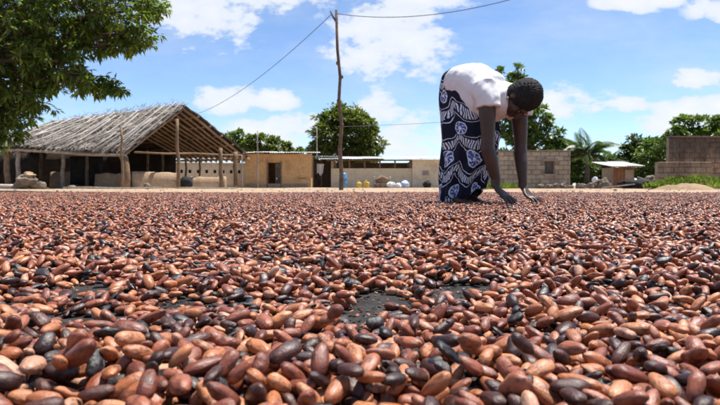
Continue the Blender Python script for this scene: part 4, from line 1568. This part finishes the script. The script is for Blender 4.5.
def kiosk():
    d = 27.0
    sc = d / FPX
    a = G(613, d)
    w = (635 - 613) * sc
    root = thing('kiosk', 'small brown boarded kiosk with pale sloping tin roof', 'kiosk', a, 0.12)
    h = 0.98
    m = MB().box((0, 0, -.05), (w, 1.0, h))
    m.build('kiosk_body', M['mortar'], root)
    nb = 6
    for k in range(nb):
        MB().box((k * w / nb + .006, -0.03, 0.0), ((k + 1) * w / nb - .006, -0.002, h - .02), 0.004).build('board', M['rust'], root)
    for k in range(5):
        MB().box((w + .002, k * .2 + .006, 0.0), (w + .03, (k + 1) * .2 - .006, h - .02), 0.004).build('board', M['rust'], root)
    MB().box((w * .55, -0.05, 0.42), (w * .95, -0.032, 0.86)).build('hatch', M['cement'], root)
    corrugated(root, 'roof_sheet', -0.38, w + 0.22, -0.42, h + 0.06, 1.3, h + 0.32, 2)
    MB().box((-.3, -0.38, h + .012), (w + .2, -.33, h + .05)).build('roof_batten', M['wood'], root)


kiosk()

# rubble, stones and scrap along the right
k = 0
STONES = [(541, 23.6, .13, 'flat tan stone'), (549, 23.2, .17, 'wide flat rubble lump'), (556, 23.6, .12, 'small rubble stone'), (563, 23.3, .15, 'rounded grey rubble stone'), (571, 23.0, .13, 'pale rubble stone'),
          (583, 22.5, .17, 'big grey rock'), (590, 22.2, .14, 'brown rock'), (597, 22.8, .20, 'tall tan rock'), (604, 22.4, .20, 'upright pale rock'), (609, 22.9, .15, 'small dark rock'), (578, 23.5, .11, 'little brown stone')]
for px, d, s, nm in STONES:
    k += 1
    left = 'below the block house wall' if px < 575 else 'in the pile left of the kiosk'
    blob('rock', '%s %s' % (nm, left), 'rock', G(px, d), (s, s * random.uniform(.7, 1), s * random.uniform(.55, 1.1)), 'stone', 30 + k, rz=random.uniform(0, 3), group='rubble along the right of the yard', rough=0.5)
blob('white_sack', 'small white sack lying on top of the rock pile', 'sack', G(595, 23.3, .25), (0.12, 0.11, 0.13), 'whitecloth', 50)
blob('scrap_heap', 'dark heap of scrap and cloth right of the kiosk', 'scrap heap', G(637, 23.2), (0.62, 0.35, 0.22), 'dark', 52, rough=0.5)
blob('scrap_heap', 'grey-brown heap of rubble in front of the kiosk hatch', 'scrap heap', G(651, 23.8), (0.40, 0.30, 0.28), 'stone', 53, rough=0.6)
pl = MB().box((-0.75, -.08, -.02), (0.75, .08, .02)).build('plank', M['wood_pale'])
pl.location = G(655, 21.2, 0.22); pl.rotation_euler = (0.2, R(17), 0.2)
tag(pl, 'pale plank leaning down from the dark scrap heap', 'plank')
pl = MB().box((-0.6, -.06, -.02), (0.6, .06, .02)).build('plank', M['wood'])
pl.location = G(618, 21.6, 0.10); pl.rotation_euler = (0.0, R(-7), -0.15)
tag(pl, 'weathered grey plank lying in front of the kiosk', 'plank')
pl = MB().box((-0.9, -.06, -.02), (0.9, .06, .02)).build('plank', M['wood_brown'])
pl.location = G(699, 20.0, 0.30); pl.rotation_euler = (0.1, R(14), 0.1)
tag(pl, 'dark plank lying on the grassy bank below the weathered wall', 'plank')


def mound(name, label, cat, px, d, rx, ry, h, mat, seed, kind=None):
    n = 24
    vs, fs = [], []
    for j in range(n + 1):
        for i in range(n + 1):
            x, y = (i / n * 2 - 1), (j / n * 2 - 1)
            q = max(0, 1 - x * x - y * y)
            z = h * q ** 1.2 * (1 + 0.35 * mnoise.noise(Vector((x * 2.5 + seed, y * 2.5, 0)))) - 0.03 + 0.02 * mnoise.noise(Vector((x * 9, y * 9, seed)))
            vs.append((x * rx, y * ry, z))
    for j in range(n):
        for i in range(n):
            fs.append((j * (n + 1) + i, j * (n + 1) + i + 1, (j + 1) * (n + 1) + i + 1, (j + 1) * (n + 1) + i))
    o = link(name, mesh_data(name, vs, fs, M[mat], True), None, G(px, d))
    if kind:
        tag(o, label, kind=kind)
    else:
        tag(o, label, cat)
    return o


M['sand'] = mat_simple('sand_heap', (0.20, 0.13, 0.075), (0.33, 0.23, 0.14), 2.0, 0.95, 0.5, 20)
mound('dirt_mound', 'low mound of orange dirt in front of the low block wall', 'dirt mound', 684, 18.5, 1.05, 0.8, 0.22, 'sand', 2)
mound('terrain', 'raised earth bank below the weathered wall', None, 705, 20.2, 2.4, 0.9, 0.34, 'dirt', 5, 'structure')


def grass(name, label, spots, n, hgt, seed):
    g = np.random.default_rng(seed)
    pos = []
    for (px, d, rx, ry, z) in spots:
        m = n // len(spots)
        c = G(px, d)
        an = g.uniform(0, 6.28, m); rr = g.uniform(0, 1, m) ** .5
        x = c.x + np.cos(an) * rr * rx; y = c.y + np.sin(an) * rr * ry
        pos.append(np.stack([x, y, np.maximum(0, z * (1 - rr ** 2))], 1))
    pos = np.concatenate(pos)
    n = len(pos)
    ax = g.normal(0, 0.45, (n, 3)); ax[:, 2] = 1
    ln = hgt * g.uniform(0.5, 1.3, n)
    me = leaves_mesh(name, pos, ax, g.normal(0, 1, (n, 3)), ln, ln * 0.16, M['grass'], 0.1)
    tag(link(name, me), label, kind='stuff')


grass('grass', 'bright green grass and weeds on the bank below the weathered wall', [(676, 20.0, .7, .5, .28), (700, 20.0, 1.3, .6, .33), (735, 19.5, 1.3, .8, .2), (660, 19.6, .5, .4, .1)], 5200, 0.20, 3)
grass('weeds', 'patch of green weeds showing behind the bending person', [(492, 19.0, .3, .4, .0), (500, 22.5, .5, .4, .0), (515, 23.5, .5, .3, .0)], 900, 0.22, 4)

def litter():
    g = np.random.default_rng(9)
    n = 1000
    y = g.uniform(8.85, 24, n); x = g.uniform(-1, 1, n) * (2 + y * 0.72)
    V, F = [], []
    for k in range(n):
        r = 0.008 + 0.022 * g.uniform() ** 3
        if g.uniform() < 0.06:
            r *= 2
        c = Vector((x[k], y[k], -0.01))
        a0 = g.uniform(0, 6)
        b0 = len(V)
        for q in range(5):
            V.append(c + Vector((math.cos(a0 + q * 1.257) * r * g.uniform(.8, 1.5), math.sin(a0 + q * 1.257) * r * g.uniform(.7, 1.1), -.005)))
        for q in range(5):
            V.append(c + Vector((math.cos(a0 + q * 1.257) * r * .6, math.sin(a0 + q * 1.257) * r * .6, r * g.uniform(.5, 1.0))))
        for q in range(5):
            F.append((b0 + q, b0 + (q + 1) % 5, b0 + 5 + (q + 1) % 5, b0 + 5 + q))
        F.append(tuple(b0 + 5 + q for q in range(5)))
    tag(link('pebbles', mesh_data('pebbles', V, F, M['dirt'])), 'small stones and clods scattered over the dirt yard', kind='stuff')


litter()

# ------------------------------------------------------------------ poles and wires
def power_pole():
    b = G(341, 16.5)
    root = thing('wooden_pole', 'tall crooked wooden pole carrying wires in the middle of yard', 'pole', b)
    top = P(336.5, 12, 16.5) - b
    pts = [Vector((0, 0, -0.2)), Vector((0.015, 0, 0.5)), Vector((-0.03, 0, 1.2)), Vector((0.02, 0, 1.9)), Vector((-0.06, 0, 2.6)), Vector((-0.02, 0, 3.3)), Vector((-0.10, 0, 4.1)), top]
    MB().tube(pts, [0.070, 0.064, 0.058, 0.054, 0.050, 0.047, 0.044, 0.038], 10).build('pole_shaft', M['bark_pole'], root, True)
    MB().tube([top + Vector((0.03, 0, -0.38)), top + Vector((-0.09, 0, -0.2)), top + Vector((-0.17, 0, -0.03))], [0.034, 0.028, 0.022], 7).build('fork_arm', M['bark_pole'], root, True)
    for z, x in ((1.9, 0.04), (2.6, -0.08), (3.3, 0.03), (3.7, -0.1), (1.2, -.05)):
        MB().ball((x, -0.02, z), ((0.045, 0, 0), (0, 0.05, 0), (0, 0, 0.06)), 9, 6).build('knot', M['bark_pole'], root, True)
    return b + top


ptop = power_pole()


def wire(name, label, a, b, sag, r=0.0095, n=24):
    pts = []
    for i in range(n + 1):
        t = i / n
        p = a.lerp(b, t)
        p.z -= sag * 4 * t * (1 - t)
        pts.append(p - a)
    o = MB().tube(pts, r, 5).build(name, M['wire'], None, True)
    o.location = a
    tag(o, label, 'wire', 'wires strung over the yard')


wire('wire', 'wire running from the crooked pole down toward the shed gable', ptop + Vector((-0.14, 0, -0.12)), P(192, 116, 31), 0.45)
wire('wire', 'wire running from crooked pole up past the bending person', ptop + Vector((0, 0, -0.1)), P(560, -14, 12.5), 0.35)
wire('wire', 'faint low wire crossing the sky above the cream building', P(335, 127, 34), P(512, 117, 41), 0.1, 0.012)

for px, d, py, lab in ((242, 27.5, 155, 'short thin stake left of the ochre house corner'), (258, 28.0, 131, 'tall thin stake standing before the ochre house wall'), (317, 36, 128, 'thin aerial stake rising behind lean-to roof beside round tree')):
    s_ = pole_data((0, 0, -.05), P(px, py, d) - G(px, d), 0.04, 0.03, 0.03, 6).build('stake', M['wood'], None, True)
    s_.location = G(px, d)
    tag(s_, lab, 'stake', 'thin stakes by the houses')


# ------------------------------------------------------------------ the person
def skin_material():
    m, T, b = mat_new('dark_skin')
    t = T.n('ShaderNodeTexCoord').outputs['Object']
    col = T.ramp(T.noise(t, 9, 4), [(0.3, (0.050, 0.025, 0.016)), (0.7, (0.080, 0.041, 0.026))])
    T.put(b.inputs['Base Color'], col)
    b.inputs['Roughness'].default_value = 0.42
    b.inputs['Specular IOR Level'].default_value = 0.35
    bn = T.n('ShaderNodeBump'); bn.inputs['Strength'].default_value = 0.2; bn.inputs['Distance'].default_value = 0.003
    T.put(bn.inputs['Height'], T.noise(t, 160, 4)); T.put(b.inputs['Normal'], bn.outputs[0])
    return m


def shirt_material():
    m, T, b = mat_new('white_cotton')
    t = T.n('ShaderNodeTexCoord').outputs['Object']
    col = T.ramp(T.noise(t, 5, 4), [(0.3, (0.70, 0.69, 0.70)), (0.7, (0.80, 0.79, 0.79))])
    T.put(b.inputs['Base Color'], col)
    b.inputs['Roughness'].default_value = 0.85
    b.inputs['Specular IOR Level'].default_value = 0.2
    bn = T.n('ShaderNodeBump'); bn.inputs['Strength'].default_value = 0.35; bn.inputs['Distance'].default_value = 0.01
    T.put(bn.inputs['Height'], T.noise(T.vm('MULTIPLY', t, (1, 1, 0.5)), 30, 4)); T.put(b.inputs['Normal'], bn.outputs[0])
    return m


def skirt_material():
    """navy wax print: white medallions, scalloped feather bands and thin ringed dots, in UV metres"""
    m, T, b = mat_new('navy_wax_print')
    uvv = T.n('ShaderNodeUVMap').outputs[0]
    wob = T.n('ShaderNodeTexNoise'); wob.inputs['Scale'].default_value = 9
    T.put(wob.inputs['Vector'], uvv)
    uvw = T.vm('ADD', uvv, T.vm('MULTIPLY', T.vm('SUBTRACT', wob.outputs['Color'], (0.5, 0.5, 0.5)), (0.085, 0.085, 0)))
    s = T.n('ShaderNodeSeparateXYZ'); T.put(s.inputs[0], uvw)
    uu, vv = s.outputs[0], s.outputs[1]
    # medallions in a staggered grid
    cw, ch = 0.195, 0.205
    row = T.m('FLOOR', T.m('DIVIDE', vv, ch))
    ush = T.m('ADD', T.m('DIVIDE', uu, cw), T.m('MULTIPLY', T.m('MODULO', row, 2.0), 0.5))
    fu = T.m('MULTIPLY', T.m('SUBTRACT', T.m('FRACT', ush), 0.5), cw)
    fv = T.m('MULTIPLY', T.m('SUBTRACT', T.m('FRACT', T.m('DIVIDE', vv, ch)), 0.5), ch)
    rad = T.m('SQRT', T.m('ADD', T.m('MULTIPLY', fu, fu), T.m('MULTIPLY', fv, fv)))
    ang = T.m('ARCTAN2', fv, fu)
    disc = T.m('LESS_THAN', rad, 0.042)
    crack = T.m('GREATER_THAN', T.m('SINE', T.m('ADD', T.m('MULTIPLY', ang, 7.0), T.m('MULTIPLY', rad, 90.0))), 0.25)
    nzc = T.m('GREATER_THAN', T.noise(uvv, 60, 3), 0.47)
    disc = T.m('MULTIPLY', disc, T.m('MAXIMUM', T.m('MULTIPLY', crack, nzc), T.m('LESS_THAN', rad, 0.012)))
    ring = T.m('MULTIPLY', T.m('GREATER_THAN', rad, 0.040), T.m('LESS_THAN', rad, 0.047))
    # scalloped bands of feather strokes
    bandv = T.m('ADD', vv, T.m('MULTIPLY', T.m('ABSOLUTE', T.m('SINE', T.m('MULTIPLY', uu, 14.6))), 0.075))
    fb = T.m('SUBTRACT', T.m('FRACT', T.m('DIVIDE', T.m('ADD', bandv, 0.055), ch)), 0.5)
    inb = T.m('LESS_THAN', T.m('ABSOLUTE', fb), 0.115)
    strokes = T.m('GREATER_THAN', T.m('SINE', T.m('ADD', T.m('MULTIPLY', uu, 400.0), T.m('MULTIPLY', fb, 3.0))), -0.15)
    band = T.m('MULTIPLY', inb, strokes)
    line = T.m('LESS_THAN', T.m('ABSOLUTE', T.m('SUBTRACT', T.m('ABSOLUTE', fb), 0.20)), 0.012)
    far_ = T.m('GREATER_THAN', rad, 0.054)
    band = T.m('MULTIPLY', T.m('MAXIMUM', band, line), far_)
    white = T.m('MAXIMUM', T.m('MAXIMUM', disc, ring), band)
    navy = T.ramp(T.noise(uvv, 14, 3), [(0.3, (0.005, 0.006, 0.016)), (0.7, (0.011, 0.013, 0.036))])
    blu = T.m('MULTIPLY', T.m('LESS_THAN', rad, 0.047), 1.0)
    basec = T.mix(T.m('MULTIPLY', blu, 0.8), navy, (0.06, 0.11, 0.36))
    col = T.mix(white, basec, T.ramp(T.noise(uvv, 40, 2), [(0.35, (0.55, 0.60, 0.74)), (0.6, (0.80, 0.81, 0.84))]))
    T.put(b.inputs['Base Color'], col)
    b.inputs['Roughness'].default_value = 0.8
    b.inputs['Specular IOR Level'].default_value = 0.25
    return m


def person():
    mb = MB()
    LAX = (0, 1, 0)
    # torso (F, z): pelvis to neck
    mb.loft([((0.0, 0, 0.66), .11, .085), ((0.0, 0, 0.72), .140, .110), ((0.012, 0, 0.785), .145, .115), ((0.06, 0, 0.815), .142, .108), ((0.13, 0, 0.80), .140, .100),
             ((0.21, 0, 0.755), .145, .098), ((0.29, 0, 0.690), .140, .068), ((0.33, 0, 0.682), .09, .052), ((0.36, 0, 0.685), .056, .052), ((0.395, 0, 0.685), .050, .052), ((0.43, 0, 0.675), .05, .05)], LAX, 24)
    for sd in (-1, 1):
        mb.loft([((0.01, sd * .070, 0.76), .065, .075), ((0.01, sd * .074, 0.62), .070, .076), ((0.02, sd * .072, 0.43), .052, .056), ((0.015, sd * .070, 0.36), .048, .053),
                 ((0.005, sd * .068, 0.27), .048, .053), ((-0.005, sd * .066, 0.10), .034, .038), ((-0.005, sd * .066, 0.055), .036, .042)], LAX, 16)
        mb.loft([((-0.05, sd * .066, 0.035), .030, .022), ((-0.01, sd * .07, 0.045), .038, .035), ((0.06, sd * .095, 0.035), .042, .025), ((0.13, sd * .10, 0.022), .044, .014), ((0.16, sd * .10, 0.02), .03, .010)], LAX, 14)
        sh = Vector((0.290 if sd < 0 else 0.345, sd * .172, 0.715 if sd < 0 else 0.690))
        wr = Vector((0.345, sd * .155, 0.126)) if sd < 0 else Vector((0.385, sd * .150, 0.122))
        el = sh.lerp(wr, 0.50) + Vector((-0.012, sd * 0.022, 0))
        mb.loft([(Vector((0.27, sd * .08, 0.705)), .055, .06), (sh + Vector((-.01, -sd * .02, .015)), .058, .062), (sh + Vector((0, 0, -.05)), .053, .056), (sh.lerp(el, .5), .048, .052), (el + Vector((0, 0, .03)), .040, .043),
                 (el, .038, .041), (el + Vector((0.0, 0, -.06)), .042, .045), (el.lerp(wr, .45), .039, .042), (wr + Vector((0, 0, .05)), .026, .030), (wr, .025, .029)], LAX, 16)
        # hand: palm sloping forward-down, five separate fingers resting on the beans
        h = Vector((0.70, sd * -0.05, -0.70)).normalized()
        s = Vector((0, 1, 0))
        mb.loft([(wr + Vector((0, 0, .01)), .024, .022), (wr + h * .025, .032, .019), (wr + h * .06, .040, .017), (wr + h * .088, .044, .014), (wr + h * .098, .034, .010)], LAX, 14)
        kn = wr + h * .088
        for j, (off, ln, spread) in enumerate(((-.036, .078, -.48), (-.012, .092, -.17), (.013, .094, .15), (.036, .082, .44))):
            p0 = kn + s * off - h * .012
            d1 = Vector((0.80, spread, -0.42)).normalized()
            d2 = Vector((0.66, spread * .9, -0.66)).normalized()
            d3 = Vector((0.62, spread * .7, -0.72)).normalized()
            p1 = p0 + d1 * ln * .48; p2 = p1 + d2 * ln * .34; p3 = p2 + d3 * ln * .28
            p3.z = max(p3.z, 0.020); p2.z = max(p2.z, 0.027)
            mb.tube([p0, p1, p2, p3], [.0125, .0115, .0105, .0085], 9)
        # thumb leaves the inner side of the palm near its base
        ins = -sd
        t0 = wr + h * .030 + s * (ins * .022)
        t1 = t0 + Vector((0.45, ins * .75, -.45)).normalized() * .038
        t2 = t1 + Vector((0.65, ins * .45, -.60)).normalized() * .030
        t3 = t2 + Vector((0.75, ins * .20, -.55)).normalized() * .024
        t3.z = max(t3.z, 0.02)
        mb.tube([t0, t1, t2, t3], [.014, .0115, .010, .007], 9)
    # head
    cup = Vector((0.955, 0, 0.09)).normalized()
    fr = Vector((0.06, -0.10, -1.0)); fr = (fr - cup * fr.dot(cup)).normalized()
    sdv = cup.cross(fr)
    hc = Vector((0.440, -0.005, 0.672))
    mb.ball(hc + cup * .022 - fr * .012, (sdv * .075, fr * .094, cup * .092), 22, 14)                       # cranium
    mb.ball(hc - cup * .040 + fr * .032, (sdv * .060, fr * .062, cup * .082), 18, 12)          # face and jaw
    mb.ball(hc - cup * .108 + fr * .062, (sdv * .026, fr * .024, cup * .022), 12, 8)           # chin
    mb.loft([(hc + cup * .005 + fr * .088, .010, .010), (hc - cup * .022 + fr * .104, .014, .014), (hc - cup * .038 + fr * .110, .020, .016), (hc - cup * .046 + fr * .098, .018, .012)], sdv, 10)   # nose
    mb.ball(hc - cup * .066 + fr * .091, (sdv * .027, fr * .013, cup * .008), 10, 6)           # upper lip
    mb.ball(hc - cup * .079 + fr * .088, (sdv * .024, fr * .013, cup * .009), 10, 6)           # lower lip
    mb.ball(hc + cup * .018 + fr * .082, (sdv * .055, fr * .014, cup * .011), 12, 6)           # brow
    for q in (-1, 1):
        mb.ball(hc - cup * .012 - fr * .008 + sdv * (q * .076), (sdv * .012, fr * .019, cup * .030), 10, 8)   # ear
        mb.ball(hc - cup * .030 + fr * .066 + sdv * (q * .040), (sdv * .022, fr * .022, cup * .022), 10, 8)   # cheek
    me = remeshed(mb, 0.0048, 2)
    me.materials.append(skin_material())
    body = link('person', me, None, (0.673, 3.80, 0.004), (0, 0, R(-40)))
    tag(body, 'person in white shirt and navy printed wrap skirt bending to spread the beans', 'person')

    ew = mat_simple('eye_white', (0.22, 0.19, 0.17), (0.28, 0.25, 0.22), 20, 0.3, 0)
    for q in (-1, 1):
        e = MB().ball(hc - cup * .004 + fr * .084 + sdv * (q * .030), (sdv * .011, fr * .006, cup * .004), 10, 8).build('eye', ew, body, True)
        MB().ball(hc - cup * .004 + fr * .090 + sdv * (q * .030), (sdv * .0055, fr * .0035, cup * .0055), 8, 6).build('pupil', M['dark'], e, True)
    er = mat_simple('earring', (0.6, 0.55, 0.4), (0.7, 0.65, 0.5), 9, 0.3, 0)
    for q in (-1, 1):
        MB().ball(hc - cup * .050 - fr * .004 + sdv * (q * .082), (sdv * .006, fr * .006, cup * .006), 8, 6).build('earring', er, body, True)

    # short cropped hair with a tied back knot
    hb = MB()
    hb.ball(hc + cup * .034 - fr * .022, (sdv * .094, fr * .106, cup * .104), 22, 14)
    hb.ball(hc - cup * .030 - fr * .045, (sdv * .078, fr * .065, cup * .060), 18, 12)
    hb.ball(hc + cup * .075 - fr * .060, (sdv * .060, fr * .050, cup * .050), 16, 10)
    hm = remeshed(hb, 0.004, 2)
    displace(hm, lambda c: 0.005 * mnoise.noise(Vector(c) * 130) + 0.004 * mnoise.noise(Vector(c) * 25))
    hm.materials.append(mat_simple('black_hair', (0.008, 0.007, 0.007), (0.03, 0.025, 0.022), 60, 0.75, 1.0, 260, bdist=0.006))
    link('hair', hm, body)

    # loose white T-shirt, hanging away from the belly, short sleeves
    sb = MB()
    sb.loft([((-0.040, 0, 0.850), .125, .062), ((-0.018, 0, 0.845), .158, .100), ((0.02, 0, 0.825), .174, .132), ((0.09, 0, 0.80), .170, .150), ((0.155, 0, 0.740), .168, .168), ((0.22, 0, 0.695), .168, .162),
             ((0.28, 0, 0.672), .166, .128), ((0.33, 0, 0.680), .130, .094), ((0.375, 0, 0.686), .090, .078)], LAX, 28)
    for sd in (-1, 1):
        sh = Vector((0.290 if sd < 0 else 0.345, sd * .172, 0.715 if sd < 0 else 0.690))
        wr = Vector((0.345, sd * .155, 0.126)) if sd < 0 else Vector((0.385, sd * .150, 0.122))
        dn_ = (wr - sh).normalized()
        sb.loft([(Vector((0.23, sd * .09, 0.735)), .085, .10), (sh + Vector((-.015, 0, .015)), .078, .088), (sh + dn_ * .05, .072, .080), (sh + dn_ * .105 + Vector((0, sd * .006, 0)), .074, .082)], LAX, 18)
    sb.ball((0.305, 0, 0.695), ((0.075, 0, 0), (0, 0.172, 0), (0, 0, 0.098)), 20, 14)
    sm = remeshed(sb, 0.0075, 3)

    def wrinkles(c):
        p = Vector(c)
        w = 0.011 * mnoise.noise(Vector((p.x * 9 + p.z * 7, p.y * 5, p.z * 3)))
        w += 0.008 * mnoise.noise(Vector((p.x * 26 - p.z * 14, p.y * 10, p.z * 8)))
        w += 0.009 * math.sin(62 * (p.x * 0.7 + p.z * 0.5) + 6 * mnoise.noise(p * 6)) * max(0, mnoise.noise(p * 5 + Vector((3, 1, 2))))
        return w
    displace(sm, wrinkles)
    sm.materials.append(shirt_material())
    link('shirt', sm, body)

    # wrapped cotton skirt with UVs in metres
    rows_ = [(0.915, 0.0, .09, .05), (0.885, 0.002, .138, .098), (0.86, 0.007, .152, .122), (0.80, 0.015, .162, .142), (0.72, 0.028, .166, .158), (0.60, 0.058, .168, .176), (0.45, 0.080, .170, .192), (0.30, 0.068, .164, .178), (0.16, 0.030, .148, .148), (0.015, 0.0, .132, .122)]
    zs_ = np.array([r[0] for r in rows_])
    nv, nu = 70, 120
    vs, fs, uvs = [], [], []
    for j in range(nv + 1):
        t = j / nv
        for i in range(nu + 1):
            an = 2 * math.pi * i / nu
            hem = 0.015 + 0.10 * max(0, math.cos(an)) ** 2 + 0.01 * math.sin(an * 3)
            z = 0.915 + (hem - 0.915) * t
            f = lambda k: float(np.interp(-z, -zs_, np.array([r[k] for r in rows_])))
            fold = (0.012 * math.sin(an * 7 + 1.3 * z * 6) + 0.010 * math.sin(an * 11 - z * 5 + 1)) * min(1, t * 1.6)
            fold += 0.016 * mnoise.noise(Vector((math.cos(an) * 2, math.sin(an) * 2, z * 5)))
            x = f(1) + math.cos(an) * (f(3) + fold)
            y = math.sin(an) * (f(2) + fold)
            vs.append((x, y, z))
            uvs.append((an * 0.18, z))
    for j in range(nv):
        for i in range(nu):
            fs.append((j * (nu + 1) + i, (j + 1) * (nu + 1) + i, (j + 1) * (nu + 1) + i + 1, j * (nu + 1) + i + 1))
    me = mesh_data('skirt', vs, fs, skirt_material(), True)
    ul = me.uv_layers.new(name='UVMap')
    li = np.empty(len(me.loops), dtype=np.int32); me.loops.foreach_get('vertex_index', li)
    ul.data.foreach_set('uv', np.array(uvs, dtype=np.float32)[li].ravel())
    sk = link('skirt', me, body)
    md = sk.modifiers.new('t', 'SOLIDIFY'); md.thickness = 0.004; md.offset = -1


person()
